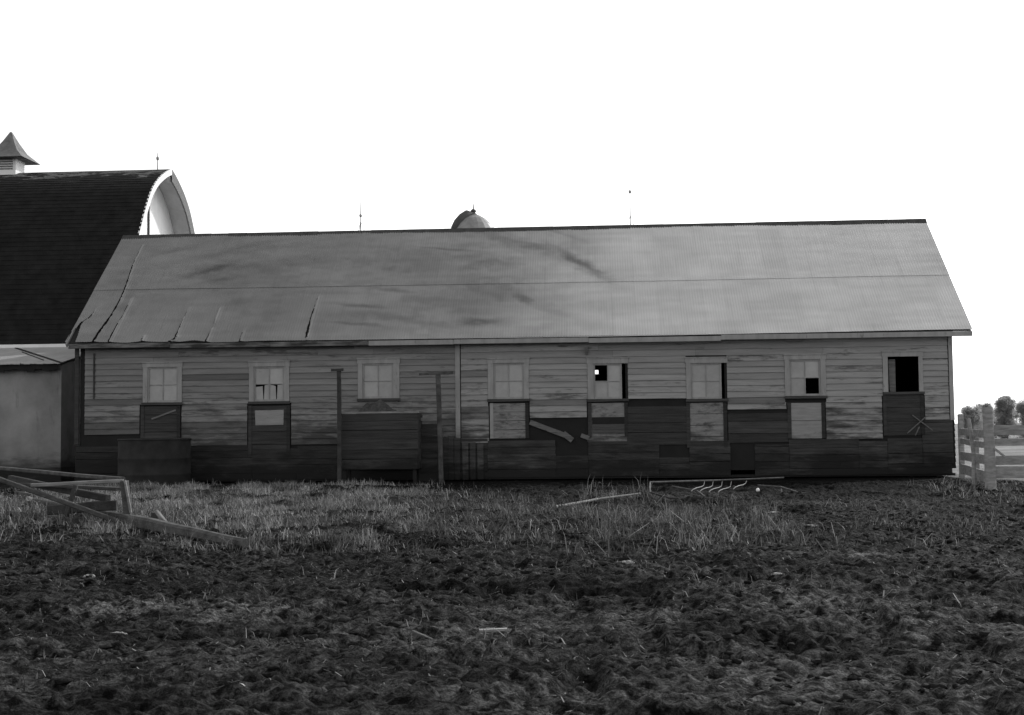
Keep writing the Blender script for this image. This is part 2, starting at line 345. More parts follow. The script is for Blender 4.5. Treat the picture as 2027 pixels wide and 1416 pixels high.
# dark sheathing core behind the clapboards, with real openings at every window
core = MB(); cuts = sorted(holes[:], key=lambda r: r[0])
zz = sorted(set([.25, ZE]+[round(h[2], 4) for h in holes]+[round(h[3], 4) for h in holes]))
zz = [q for q in zz if .25 <= q <= ZE]
winonly = []
for i, W in enumerate(WIN): winonly.append(rect(W['p'][0]-2, W['t']-2, W['p'][1]+2+(8 if i in (4, 5) else 0), W['b']+2))
for a, b in zip(zz[:-1], zz[1:]):
    if b-a < .002: continue
    iv = [(XL, XR)]
    for h in winonly:
        if h[3] > a+.001 and h[2] < b-.001:
            nv = []
            for p, q in iv:
                if h[1] <= p or h[0] >= q: nv.append((p, q)); continue
                if h[0] > p: nv.append((p, h[0]))
                if h[1] < q: nv.append((h[1], q))
            iv = nv
    for p, q in iv: core.box(p, q, 0, .08, a, b)
core.build('sheathing', M['black'], shed)

def ivoid(x0, x1, z0, z1): pass
# lower wall: rough dark planks nailed over the sills, uneven
sk = MB()
def planks(mb, x0, x1, z0, z1, y, hgt=.21, th=.03, tone=1.0, gap=.012, lmax=3.2):
    z = z0
    while z < z1-.03:
        h = min(hgt*rnd.uniform(.85, 1.15), z1-z)
        if z1-(z+h) < .07: h = z1-z
        x = x0
        while x < x1-.02:
            L_ = rnd.uniform(lmax*.4, lmax); e = x1 if x1-x-L_ < .5 else x+L_
            o = rnd.uniform(-.008, .008)
            tp = rnd.choice((0, .0, .02, .05, .08)) if z+h >= z1-.001 else 0
            mb.box(x, e-.005, y-th+o, y-.002, z, z+h-gap-tp, tone*rnd.uniform(.7, 1.2), jit=.01); x = e
        z += h
pit = [rect(1308, 880, 1362, 903), rect(1450, 886, 1492, 940), rect(1112, 888, 1162, 900), rect(1116, 922, 1160, 930)]
def skirt(px0, px1, top, tone):
    x0, x1 = aty(px0, 900, 0)[0], aty(px1, 900, 0)[0]; zt = aty((px0+px1)/2, top, 0)[2]
    planks(sk, x0, x1, .10, zt, -.005, tone=tone)
for a, b, t_, tn in ((150, 236, 884, .55), (236, 376, 884, .55), (376, 500, 880, .8), (500, 668, 884, .9), (668, 905, 872, .8), (966, 1100, 872, 1.35), (1100, 1165, 902, 1.0), (1165, 1305, 872, 1.1),
                     (1365, 1446, 872, 1.05), (1494, 1562, 876, 1.0), (1562, 1700, 868, 1.2), (1700, 1757, 872, 1.4), (1757, 1884, 918, 1.3)):
    skirt(a, b, t_, tn)
skirt(905, 966, 868, .8); skirt(1305, 1365, 904, 1.0); skirt(1446, 1494, 941, 1.0)
for px0, py0, px1, py1, tn in ((1241, 798, 1366, 880, 1.0), (1441, 818, 1560, 876, 1.05), (1826, 829, 1886, 918, 1.15), (1757, 862, 1826, 918, 1.25), (590, 882, 668, 905, .8)):
    x0, x1, z0, z1 = rect(px0, py0, px1, py1); planks(sk, x0, x1, z0, z1, -.012, hgt=.30, tone=tn, lmax=5)
sk.build('lower_planks', M['plank'], shed, label='dark unpainted planks nailed along the foot of the wall')
def loose(pa, pb, wd, y0, y1): MB().beam(aty(*pa, y0), aty(*pb, y1), .025, wd, up=(0, -.05, 1)).build('loose_board', M['greyplank'], shed, label='split clapboard hanging loose across a dark hole')
loose((1049, 836), (1118, 862), .14, -.06, -.10); loose((1115, 858), (1133, 872), .16, -.10, -.07); loose((1150, 862), (1166, 868), .12, -.05, -.05)
for k, (px, top) in enumerate(((882, 866), (893, 864), (905, 867), (921, 874), (936, 876), (951, 878))):
    x0, x1, z0, z1 = rect(px-5, top, px+6, 950); MB().box(x0, x1, -.07, -.03, .05, z1, rnd.uniform(1.2, 2.0), jit=.01).build('upright_board', M['plank'], shed)
# corner boards and the joint between the two lengths of the shed
for nm, px0, px1, py0, py1 in (('corner_board', 1878, 1889, 652, 832), ('corner_board', 149, 157, 690, 880), ('joint_board', 902, 911, 674, 868)):
    x0, x1, z0, z1 = rect(px0, py0, px1, py1)
    if px0 == 1878: x1 = XR+.01
    MB().box(x0, x1, -.058, -.012, z0, ZE+.01, jit=.004).build(nm, M['plank'] if px0 == 149 else M['trim'], shed)
x0, x1, z0, z1 = rect(186, 700, 189, 790); MB().box(x0, x1, -.06, -.02, z0, z1).build('downpipe_strap', M['timberdark'], shed)
x0, x1, z0, z1 = rect(1158, 688, 1163, 702); MB().box(x0, x1, -.12, -.03, z0, z1).box(x0+.01, x1-.01, -.16, -.12, z0+.05, z0+.10).build('bracket', M['iron'], shed)

for i, W in enumerate(WIN):
    x0, x1, z0, z1 = rect(W['c'][0], W['h'], W['c'][1], W['b']); p0, p1, q0, q1 = rect(W['p'][0], W['t'], W['p'][1], W['b'])
    wl = ['four pane window over a dark hatch, nearest the milk house', 'four pane window with dark cracks in its glass', 'four pane window behind the feed bunk', 'four pane window beside the middle joint board',
          'four pane window with its upper left pane missing', 'four pane window with a dark slit down its right side', 'four pane window with its lower right pane missing', 'empty window opening without any panes'][i]
    open_r = i in (4, 5)
    cas = MB(); yF = -.055
    cas.box(x0, p0, yF, -.01, z0, q1); 
    if not open_r: cas.box(p1, x1, yF, -.01, z0, q1)
    cas.box(x0-.02, x1+.02, yF-.006, -.01, q1, z1); cas.box(x0-.03, x1+.03, yF-.03, -.01, z1, z1+.03)
    win = cas.build('window', M['trim'], shed, label=wl)
    sill = MB().box(x0-.02, x1+.02, -.10, -.01, z0-.075, z0, jit=.005, tone=1.2); sill.build('sill', M['plank'], win)
    pw = p1-p0; ph = q1-q0; yS = .012 
    if i == 7:
        MB().box(p0+.06, p0+.24, .10, .12, q0, q1-.08, jit=.02).build('curtain', M['greyplank'], win); continue
    s_ = MB(); t_ = .045; mu = .022
    s_.box(p0, p0+t_, yS-.03, yS+.02, q0, q1).box(p1-t_, p1, yS-.03, yS+.02, q0, q1).box(p0+t_, p1-t_, yS-.03, yS+.02, q0, q0+.06).box(p0+t_, p1-t_, yS-.03, yS+.02, q1-t_, q1)
    cx = (p0+p1)/2; cz = (q0+q1)/2
    s_.box(cx-mu/2, cx+mu/2, yS-.026, yS+.01, q0+.06, q1-t_); s_.box(p0+t_, cx-mu/2, yS-.026, yS+.01, cz-mu/2, cz+mu/2); s_.box(cx+mu/2, p1-t_, yS-.026, yS+.01, cz-mu/2, cz+mu/2)
    s_.build('sash', M['trim'], win)
    gl = MB()
    for a in (0, 1):
        for b in (0, 1):
            if (i == 4 and a == 0 and b == 1) or (i == 6 and a == 1 and b == 0): continue
            gx0, gx1 = (p0+t_, cx-mu/2) if a == 0 else (cx+mu/2, p1-t_); gz0, gz1 = (q0+.06, cz-mu/2) if b == 0 else (cz+mu/2, q1-t_)
            dy = rnd.uniform(-.002, .002)
            if i == 1 and b == 0:         # cracked glass: a jagged gap
                m_ = (gx0+gx1)/2+rnd.uniform(-.05, .05)
                gl.add([(gx0, yS, gz0), (m_-.02, yS, gz0), (m_-.035, yS, gz1-.05), (gx0, yS, gz1-(.07 if a == 0 else 0))], [(0, 1, 2, 3)])
                gl.add([(m_+.0, yS, gz0), (gx1, yS, gz0), (gx1, yS, gz1), (m_+.02, yS, gz1-.02)], [(0, 1, 2, 3)]); continue
            gl.box(gx0, gx1, yS-.002+dy, yS+.002+dy, gz0, gz1, rnd.uniform(.82, 1.12))
    gl.build('panes', M['pane'], win)
# hatches below the windows
def hatch(i, mname, label, rows, y=.0):
    h = HATCH[i]; x0, x1, z0, z1 = rect(*h); mb = MB(); n = rows
    for k in range(n):
        a = z0+(z1-z0)*k/n; b = z0+(z1-z0)*(k+1)/n-.012; mb.box(x0, x1, -.03+rnd.uniform(-.006, .006), -.004, a, b, rnd.uniform(.8, 1.2), jit=.004)
    o = mb.build('hatch', M[mname], shed, label=label)
    MB().box(x0-.10, x0, -.05, -.004, z0, z1, 1.0).build('hatch_jamb', M['trim'] if i in (3,) else M['plank'], o); MB().box(x1, x1+.10, -.05, -.004, z0, z1, .6).build('hatch_jamb', M['plank'], o); return o
hatch(0, 'plank', 'dark hatch with a slanting brace', 4); a = MB(); 
a.beam(aty(300, 830, -.045), aty(348, 812, -.045), .02, .05).build('brace', M['greyplank'], shed)
hatch(1, 'plank', 'dark hatch with a pale board across its top', 4); x0, x1, z0, z1 = rect(506, 812, 562, 842); MB().box(x0, x1, -.06, -.035, z0, z1, jit=.02).build('patch_board', M['pale'], shed)
hatch(3, 'patchy', 'blotchy grey boarded hatch', 4); hatch(4, 'patchy', 'hatch with a dark gap below its pale top boards', 2)
x0, x1, z0, z1 = rect(1172, 826, 1236, 840); MB().box(x0, x1, -.05, -.035, z0, z1).build('gap_board', M['black'], shed)
x0, x1, z0, z1 = rect(1172, 840, 1236, 858); MB().box(x0, x1, -.055, -.035, z0, z1, 1.6).build('gap_board', M['plank'], shed)
hatch(5, 'patchy', 'blotchy pale hatch with peeling paint', 4); hatch(6, 'pale', 'clean pale two board hatch', 2)
hatch(7, 'plank', 'dark boarded hatch under the empty window', 3)
for p_, q_, ya, yb in (((1806, 822), (1846, 852), -.07, -.11), ((1796, 858), (1832, 826), -.13, -.11), ((1812, 862), (1820, 845), -.15, -.15)): MB().beam(aty(*p_, ya), aty(*q_, yb), .022, .03).build('crossed_stick', M['greyplank'], shed)
# open slits beside two sashes: the door edge, dark
for i in (4, 5):
    W = WIN[i]; x0, x1, z0, z1 = rect(W['p'][1], W['t'], W['c'][1], 884 if i == 5 else W['b'])
    MB().box(x0+.10, x1, -.03, -.012, z0, z1, .35).build('door_edge', M['plank'], shed)
# end walls, rear wall (with a small gap that lets daylight through), roof timbers
for x_, s_ in ((XR, 1), (XL, -1)):
    we = MB()
    k = 0; z = .25
    while z < ZR-.2:
        y0 = 0 if z < ZE else (z-ZE)/(ZR-ZE)*WD; y1 = 2*WD-y0
        xo = x_+s_*.03; xi = x_+s_*.01
        zt = min(z+CH, ZR-.1); yt0 = 0 if zt < ZE else (zt-ZE)/(ZR-ZE)*WD
        we.add([(xo, y0+.0, z), (xo, y1, z), (xi, 2*WD-yt0, zt), (xi, yt0, zt)], [(0, 1, 2, 3) if s_ > 0 else (3, 2, 1, 0)], rnd.uniform(.9, 1.1), -.05); z += CH
    we.add([(x_-s_*.05, .08, .25), (x_-s_*.05, 2*WD-.1, .25), (x_-s_*.05, 2*WD-.1, ZE), (x_-s_*.05, WD, ZR-.1), (x_-s_*.05, .08, ZE)], [(0, 1, 2, 3, 4)], .1)
    we.build('end_wall', M['siding'], shed)
P = aty(1181, 737, 2*WD); hx0, hx1, hz0, hz1 = P[0]-.06, P[0]+.06, P[2]-.07, P[2]+.07
MB().box(XL, hx0, 2*WD-.08, 2*WD, .1, ZE).box(hx1, XR, 2*WD-.08, 2*WD, .1, ZE).box(hx0, hx1, 2*WD-.08, 2*WD, .1, hz0).box(hx0, hx1, 2*WD-.08, 2*WD, hz1, ZE+.1).build('rear_wall', M['plank'], shed)
MB().box(XL, XR, .0, 2*WD, .05, .12).build('floor', M['black'], shed)
# roof deck (dark boards under the iron) both slopes
dk = MB()
for s_ in (1, -1):
    y0 = EY if s_ > 0 else 2*WD-EY
    n = np.array([0, -SS*s_, SC]); a = np.array([RX0+.06, y0, ZE]); b = np.array([RX1-.06, y0, ZE]); t = np.array([RX1-.06, WD, ZR]); u = np.array([RX0+.06, WD, ZR])
    o1 = -n*.05; o2 = -n*.09; f = np.array([0, s_*.05, .04])
    vs = [a+o1+f, b+o1+f, t+o1, u+o1, a+o2+f, b+o2+f, t+o2, u+o2]
    dk.add(vs, [(0, 1, 2, 3), (7, 6, 5, 4), (0, 4, 5, 1), (1, 5, 6, 2), (3, 2, 6, 7), (0, 3, 7, 4)])
dk.build('roof_deck', M['black'], shed)
# corrugated iron, real corrugations, torn along the sheet laps at the old end
def segdist(px, py, a, b):
    a = np.array(a); b = np.array(b); d = b-a; t = np.clip(((px-a[0])*d[0]+(py-a[1])*d[1])/(d@d), 0, 1); return np.hypot(px-a[0]-d[0]*t, py-a[1]-d[1]*t), t
CRK = [([(281, 490), (262, 530), (249, 570), (233, 605), (218, 630), (200, 655), (181, 684)], .012, .05), ([(259, 594), (244, 625), (229, 650), (213, 682)], .008, .03), ([(373, 612), (357, 645), (345, 674)], .006, .035),
       ([(434, 613), (424, 640)], .005, .012), ([(419, 652), (407, 676)], .008, .03), ([(481, 655), (473, 677)], .008, .02), ([(629, 590), (615, 630), (606, 668)], .006, .04),
       ([(193, 610), (180, 628), (160, 642), (150, 660)], .008, .06), ([(283, 670), (277, 684)], .01, .04), ([(352, 668), (325, 682)], .02, .05)]
CRK = [([roofpt(*p) for p in pl], w0, w1) for pl, w0, w1 in CRK]
TORN = [roofpt(*p) for p in ((128, 690), (140, 660), (163, 640), (146, 690))]
STAIN = [((560, 520), 130, 16, -6, .10), ((450, 500), 110, 10, -12, .12), ((1090, 610), 60, 16, 20, .12), ((905, 600), 120, 26, 4, .12), ((830, 520), 150, 30, 6, .14), ((960, 570), 110, 28, 12, .16), ((1010, 480), 120, 14, 18, .14), ((1175, 540), 45, 10, 26, .2), ((760, 625), 110, 12, 2, .14), ((1145, 520), 60, 9, 30, .35), ((1060, 490), 55, 12, 14, .2), ((975, 520), 45, 16, 0, .18), ((935, 530), 30, 14, 0, .18), ((420, 535), 55, 8, -14, .25), ((440, 555), 30, 5, -8, .2), ((340, 500), 45, 6, -12, .14), ((950, 635), 45, 10, 0, .3),
         ((1035, 590), 26, 9, 30, .26), ((720, 605), 50, 4, 4, .22), ((700, 640), 60, 4, 4, .22), ((780, 575), 45, 5, 4, .2), ((880, 495), 60, 3, 4, .22), ((640, 580), 60, 5, 0, .12), ((740, 520), 60, 6, 0, .1), ((560, 490), 60, 8, -5, .1),
         ((905, 560), 70, 20, 0, .10), ((1090, 455), 50, 6, 20, .18), ((860, 640), 40, 8, 10, .15), ((470, 600), 50, 10, -10, .08), ((640, 520), 50, 8, 0, .1)]
PIT_ = .0762; ncol = int((RX1-RX0)/(PIT_/6)); xs = np.linspace(RX0, RX1, ncol)
rf_tone_noise = lambda x, s: vn(x, s, 1.4, 21)*.5+vn(x*.45, s*2.2, .35, 22)*.5
def sheet(s0, s1, lift, name_rows):
    ss = np.arange(s0, s1, .055); ss = np.append(ss, s1)
    Xs, Sg = np.meshgrid(xs, ss, indexing='ij')
    sw = .66; si = np.floor((Xs-RX0)/sw).astype(int)
    hsh = np.array([rnd.random() for _ in range(80)])
    off = .0035*np.cos((Xs-RX0)/PIT_*2*math.pi)+lift
    lap = ((Xs-RX0)/sw-si)                     # each sheet laps its neighbour
    off = off+.003*(1-lap)+.006*(vn(Xs, Sg, .9, 30)-.5)+.02*(vn(Xs, Sg, 3.0, 31)-.5)
    wave = .05*smooth(-1, -8, Xs)*(vn(Xs, Sg, 1.2, 33)-.5)*smooth(2.6, 0, Sg); off = off+wave
    for pl, w0, w1 in CRK:                      # sheet edges curl up along each tear
        dm_ = np.full(Xs.shape, 9.); sg_ = np.zeros_like(Xs)
        for k in range(len(pl)-1):
            d, t = segdist(Xs, Sg, pl[k], pl[k+1]); a_, b_ = pl[k], pl[k+1]
            sd_ = ((b_[0]-a_[0])*(Sg-a_[1])-(b_[1]-a_[1])*(Xs-a_[0])) > 0; m__ = d < dm_; dm_ = np.where(m__, d, dm_); sg_ = np.where(m__, sd_, sg_)
        off = off+.045*np.clip(1-dm_/.22, 0, 1)**2*np.where(sg_ > 0, 1.0, .2)
    edge = (vn(Xs, Xs*0, .5, 35)-.5)*.12*smooth(0, -5, Xs) if s0 < .01 else 0*Xs
    Ss = Sg+edge*smooth(.4, 0, Sg)
    Yv = EY+Ss*SC-off*SS; Zv = ZE+Ss*SS+off*SC+.02
    Zv = Zv-.05*np.sin(np.clip((Xs-RX0)/(RX1-RX0), 0, 1)*math.pi)*smooth(5.9, 0, Sg)*1.0
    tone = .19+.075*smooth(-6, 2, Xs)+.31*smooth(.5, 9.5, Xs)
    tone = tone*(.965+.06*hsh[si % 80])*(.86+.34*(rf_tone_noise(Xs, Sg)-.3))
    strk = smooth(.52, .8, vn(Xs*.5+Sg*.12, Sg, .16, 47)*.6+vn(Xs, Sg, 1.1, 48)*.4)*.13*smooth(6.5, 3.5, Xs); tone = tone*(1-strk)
    st = np.zeros_like(Xs)
    for (px, py), sx, sy, ang, amt in STAIN:
        c = roofpt(px, py); r1 = roofpt(px+sx*math.cos(R(ang)), py+sx*math.sin(R(ang))); e1 = np.array([r1[0]-c[0], r1[1]-c[1]]); l1 = np.linalg.norm(e1); e1 = e1/l1
        l2 = sy/63*1.25; dx, dy = Xs-c[0], Sg-c[1]; wob = .45*(vn(Xs*.6+Sg*.2, Sg, .20, 40)-.5)+.22*(vn(Xs*.6, Sg, .07, 41)-.5)
        a_ = (dx*e1[0]+dy*e1[1])/l1+wob*.6; b_ = (-dx*e1[1]+dy*e1[0])/l2+wob*2.2
        st = np.maximum(st, min(.66, amt*2.3)*np.exp(-(a_**2+b_**2)*.9))
    tone = tone*(1-st)
    run = smooth(.60, .85, vn(Xs, Sg*.12, .10, 53)*.7+vn(Xs, Sg, .9, 54)*.3)*.05; tone = tone*(1-run)
    seam = np.exp(-((np.abs(lap-.5)-.5)/.03)**2)*.05*(vn(Xs, Sg, .8, 44) > .5); tone = tone*(1-seam)
    I = np.arange(Xs.size).reshape(Xs.shape); q = np.stack([I[:-1, :-1], I[1:, :-1], I[1:, 1:], I[:-1, 1:]], -1).reshape(-1, 4)
    mx_ = (Xs[:-1, :-1]+Xs[1:, 1:]).ravel()/2; ms = (Sg[:-1, :-1]+Sg[1:, 1:]).ravel()/2; kill = np.zeros(len(q), bool)
    for pl, w0, w1 in CRK:
        for k in range(len(pl)-1):
            d, t = segdist(mx_, ms, pl[k], pl[k+1]); f = (k+t)/(len(pl)-1); kill |= d < (w0+(w1-w0)*f)*(.6+.8*vn(mx_, ms, .12, 50))
    # torn corner
    c = np.array(TORN); ins = np.ones(len(q), bool); ar = 0
    for k in range(4): a, b = c[k], c[(k+1) % 4]; ar += a[0]*b[1]-a[1]*b[0]
    for k in range(4):
        a, b = c[k], c[(k+1) % 4]; ins &= ((b[0]-a[0])*(ms-a[1])-(b[1]-a[1])*(mx_-a[0]))*np.sign(ar) > 0
    kill |= ins
    return np.stack([Xs, Yv, Zv], -1).reshape(-1, 3), q[~kill], tone.ravel()
mid = roofpt(1100, 560)[1]
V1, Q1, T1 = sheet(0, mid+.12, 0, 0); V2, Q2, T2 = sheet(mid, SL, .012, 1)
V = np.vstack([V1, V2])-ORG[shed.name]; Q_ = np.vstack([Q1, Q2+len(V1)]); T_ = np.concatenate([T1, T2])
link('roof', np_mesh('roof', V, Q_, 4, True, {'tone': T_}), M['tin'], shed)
bk = MB(); bk.add([(RX0, WD, ZR+.03), (RX1, WD, ZR+.03), (RX1, 2*WD-EY, ZE+.03), (RX0, 2*WD-EY, ZE+.03)], [(0, 1, 2, 3)], .25); bk.build('rear_roof', M['tin'], shed)
rc = MB(); n = 44
for k in range(n):
    a = RX0+(RX1-RX0)*k/n-.005; b = RX0+(RX1-RX0)*(k+1)/n+.01; dz = rnd.uniform(-.004, .004)
    rc.add([(a, WD-.17, ZR-.115+dz), (b, WD-.17, ZR-.115+dz), (b, WD-.02, ZR+.055+dz), (a, WD-.02, ZR+.055+dz), (b, WD+.02, ZR+.055+dz), (a, WD+.02, ZR+.055+dz), (b, WD+.17, ZR-.115+dz), (a, WD+.17, ZR-.115+dz)], [(0, 1, 2, 3), (3, 2, 4, 5), (5, 4, 6, 7)])
rc.build('ridge_cap', M['cap'], shed)
# eave fascia in lengths, slightly out of line, some missing at the torn end
fa = MB(); fo = MB(); x = RX0+.1
while x < RX1-.02:
    L_ = rnd.uniform(2.2, 4.2); e = RX1 if RX1-x-L_ < 1 else x+L_; dz = rnd.uniform(-.012, .012)-.05*math.sin((x-RX0)/(RX1-RX0)*math.pi)
    (fo if x < -3.2 else fa).box(x, e-.006, EY+.0, EY+.03, ZE-.145+dz, ZE-.012+dz, jit=.008); x = e
fa.build('fascia', M['trim'], shed); fo.build('fascia', M['shadefascia'], shed, label='dark rotten eave board at the torn end of the roof')  # torn-end board is coloured dark for eave shadow
MB().box(XL, XR, EY+.032, -.04, ZE-.02, ZE-.001).build('soffit', M['plank'], shed)
for x_ in (RX0+.02, RX1-.05):
    a = np.array([x_, EY+.04, ZE-.06]); b = np.array([x_, WD, ZR-.06]); MB().beam(a, b, .03, .13, up=(0, 0, 1)).build('rake_board', M['trim'], shed); MB().beam((x_, 2*WD-EY, ZE-.06), b, .03, .13).build('rake_board', M['trim'], shed)
def rod(px, top, base, ballpy, parent, y, m='iron', arrow=False, ridge=None):
    b = aty(px, base, y); t = aty(px, top, y); zb = ridge if ridge else b[2]
    mb = MB().tube([(b[0], y, zb-.05), (b[0], y, (zb+t[2])/2), (b[0]+.01, y, t[2])], [.016, .014, .008], 6)
    for k in range(3):
        an = 2*math.pi*k/3+.4; mb.tube([(b[0]+.16*math.cos(an), y+.16*math.sin(an), zb-.12), (b[0], y, zb+.30)], .008, 5)
    o = mb.build('lightning_rod', M['iron'], parent)
    c = aty(px, ballpy, y); r_ = .05
    MB().lathe((b[0], y, c[2]), [(.001, -r_*1.2)]+[(r_*math.cos(q), r_*1.15*math.sin(q)) for q in np.linspace(-1.3, 1.3, 9)]+[(.001, r_*1.2)], 14).build('glass_ball', M['glassball'], o, smooth=True)
    return o
rod(714, 392, 456, 427, shed, WD, ridge=ZR+.06); rod(1248, 374, 452, 380, shed, WD, ridge=ZR+.06)

# ------------------------------------------------------------------ arch roofed barn behind
BX, BY = -10.03, 10.0; BZ = aty(340, 335, BY)[2]; BWX = BX-.78
barn = thing('arch_roofed_barn', (-22, BY, 0), 'big barn with a black shingled arch roof and a white end wall', 'barn')
prof = [(0, 0), (.7, .27), (1.47, .68), (2.13, 1.2), (2.74, 2.02), (3.35, 3.02), (3.9, 4.15), (4.4, 5.35), (4.85, 6.5), (5.1, 6.93)]
pa = np.array(prof); dd = np.concatenate([[0], np.cumsum(np.hypot(*np.diff(pa, axis=0).T))])
def bp_(s):                      # smooth profile point, Catmull style through linear interpolation with averaging
    q = [np.array([np.interp(np.clip(s+e, 0, dd[-1]), dd, pa[:, 0]), np.interp(np.clip(s+e, 0, dd[-1]), dd, pa[:, 1])]) for e in np.linspace(-.28, .28, 7)]
    return np.mean(q, 0) if .3 < s < dd[-1]-.3 else np.array([np.interp(s, dd, pa[:, 0]), np.interp(s, dd, pa[:, 1])])
br = MB(); NS = 46; NXB = 90; BX0 = -36.0
for sd_ in (-1, 1):
    vs = []; fs = []
    bxs = np.linspace(BX0, BX, NXB)
    for k in range(NS):
        s0, s1 = dd[-1]*k/NS, dd[-1]*(k+1)/NS; a = bp_(s0); b = bp_(s1); d = (b-a)/np.linalg.norm(b-a); n = np.array([d[1], -d[0]])
        for x in bxs:
            j = .008+.008*rnd.random()
            vs += [(x, BY+sd_*a[0], BZ-a[1]), (x, BY+sd_*(b[0]+n[0]*j), BZ-(b[1]+n[1]*j)), (x, BY+sd_*b[0], BZ-b[1])]
    for k in range(NS):
        for i in range(NXB-1):
            o = (k*NXB+i)*3; p = o+3
            f1 = (o, o+1, p+1, p); f2 = (o+1, o+2, p+2, p+1); fs += [f1, f2] if sd_ < 0 else [f1[::-1], f2[::-1]]
    br.add(vs, fs)
br.wear = [.24*float(smooth(1.05, .25, BZ-v[2]+.25*rnd.random()))-.10 for v in br.v]  # sun glare along the barn ridge, painted as pale patches
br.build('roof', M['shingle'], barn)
sf = MB()
pts = [bp_(s) for s in np.linspace(0, dd[-1], 40)]
for sd_ in (-1, 1):                                  # boarded soffit under the overhang
    vs = []; fs = []
    for q in pts: vs += [(BX-.04, BY+sd_*(q[0]-.10), BZ-q[1]-.10), (BWX, BY+sd_*(q[0]-.10), BZ-q[1]-.10)]
    for k in range(len(pts)-1): fs.append((2*k, 2*k+1, 2*k+3, 2*k+2))
    sf.add(vs, fs)
M['soffit'] = mat('grey_soffit', .42, .55, (1, 1, .2), 3)
sf.build('soffit', M['soffit'], barn)
def rake(sd_, wd, m, nm, lab):
    mb = MB(); vs = []; fs = []
    for q0 in range(len(pts)):
        q = pts[q0]; d = pts[min(q0+1, 39)]-pts[max(q0-1, 0)]; d = d/np.linalg.norm(d); n = np.array([-d[1], d[0]])
        i_ = q+n*wd
        if q0 == 0: i_ = np.array([0, wd*1.15])
        for xx in (BX+.01, BX-.05):
            vs += [(xx, BY+sd_*q[0], BZ-q[1]+.01), (xx, BY+sd_*i_[0], BZ-i_[1])]
    for k in range(len(pts)-1):
        o = 4*k; fs += [(o, o+1, o+5, o+4), (o+2, o+6, o+7, o+3), (o+1, o+3, o+7, o+5), (o, o+4, o+6, o+2)]
    mb.add(vs, fs); return mb.build(nm, m, barn, label=lab)
rake(-1, .20, M['white'], 'rake_board', 'clean white rake board on the near side')
rake(1, .42, M['edge'], 'rake_edge', 'rough grey shingle edge on the far side')
gw = MB(); gp = [(BY-q[0]+.1, BZ-q[1]-.12) for q in pts[::-1]]+[(BY+q[0]-.1, BZ-q[1]-.12) for q in pts[1:]]
gp = [(gp[0][0], .2)]+gp+[(gp[-1][0], .2)]
gw.add([(BWX, y, z) for y, z in gp], [tuple(range(len(gp)))])
gw.build('end_wall', M['white'], barn)
gs = MB(); 
for px, y0_, y1_ in ((294, 396, 468),):
    Y1 = BY-pts[18][0]+.9
    d = ray(293, 420); t = (BWX-CAM[0])/d[0]; yy = (CAM+d*t)[1]
    gs.box(BWX+.012, BWX+.05, yy-.05, yy+.05, 6.0, (CAM+ray(293, 398)*((BWX-CAM[0])/ray(293, 398)[0]))[2])
gs.build('hay_track', M['timberdark'], barn)
ew = BZ-6.93
MB().box(BX0, BWX, BY-4.95, BY-4.85, .1, ew+.1).build('side_wall', M['white'], barn); MB().box(BX0, BWX, BY+4.85, BY+4.95, .1, ew+.1).build('side_wall', M['white'], barn)
MB().box(BX0, BX, BY-5.14, BY-5.11, ew-.17, ew+.0).build('eave_board', M['white'], barn); MB().box(BX0, BWX, BY-5.02, BY-4.96, ew-.62, ew-.58).build('eave_board', M['white'], barn)
lr = MB(); b = aty(312, 337, BY); lr.tube([(b[0], BY, BZ-.05), (b[0], BY, BZ+.62)], [.02, .012], 6)
lo_ = lr.build('lightning_rod', M['iron'], barn); MB().lathe((b[0], BY, BZ+.42), [(.001, -.09)]+[(.06*math.cos(q), .08*math.sin(q)) for q in np.linspace(-1.3, 1.3, 9)]+[(.001, .09)], 12).build('glass_ball', M['glassball'], lo_, smooth=True)
# cupola on the barn ridge: louvred white box under a steep flared roof
cu0 = aty(22, 262, BY); cx_ = cu0[0]; et = aty(62, 318, BY)
hw = (et[0]-cx_); cb = MB(); bwid = hw*.46
cb.box(cx_-bwid, cx_+bwid, BY-bwid, BY+bwid, BZ-.5, et[2]+.25)
cup = cb.build('cupola', M['white'], barn)
fl = MB(); ring = [(hw, et[2]), (hw*.55, et[2]+(cu0[2]-et[2])*.30), (hw*.28, et[2]+(cu0[2]-et[2])*.64), (.03, cu0[2])]
vs = []; 
for r_, z_ in ring: vs += [(cx_-r_, BY-r_, z_), (cx_+r_, BY-r_, z_), (cx_+r_, BY+r_, z_), (cx_-r_, BY+r_, z_)]
fs = [(i*4+k, i*4+(k+1) % 4, i*4+4+(k+1) % 4, i*4+4+k) for i in range(3) for k in range(4)]+[(3, 2, 1, 0)]
fl.add(vs, fs); M['cuproof'] = mat('grey_cupola_shingles', .09, .22, (1, 1, 1), 3, bump=.5); fl.build('cupola_roof', M['cuproof'], cup)
lv = MB()
for k in range(7): zz_ = BZ+.06+k*.09; lv.box(cx_-bwid*.7, cx_+bwid*.7, BY-bwid-.03, BY-bwid-.005, zz_, zz_+.05)
lv.build('louvre', M['rail'], cup)

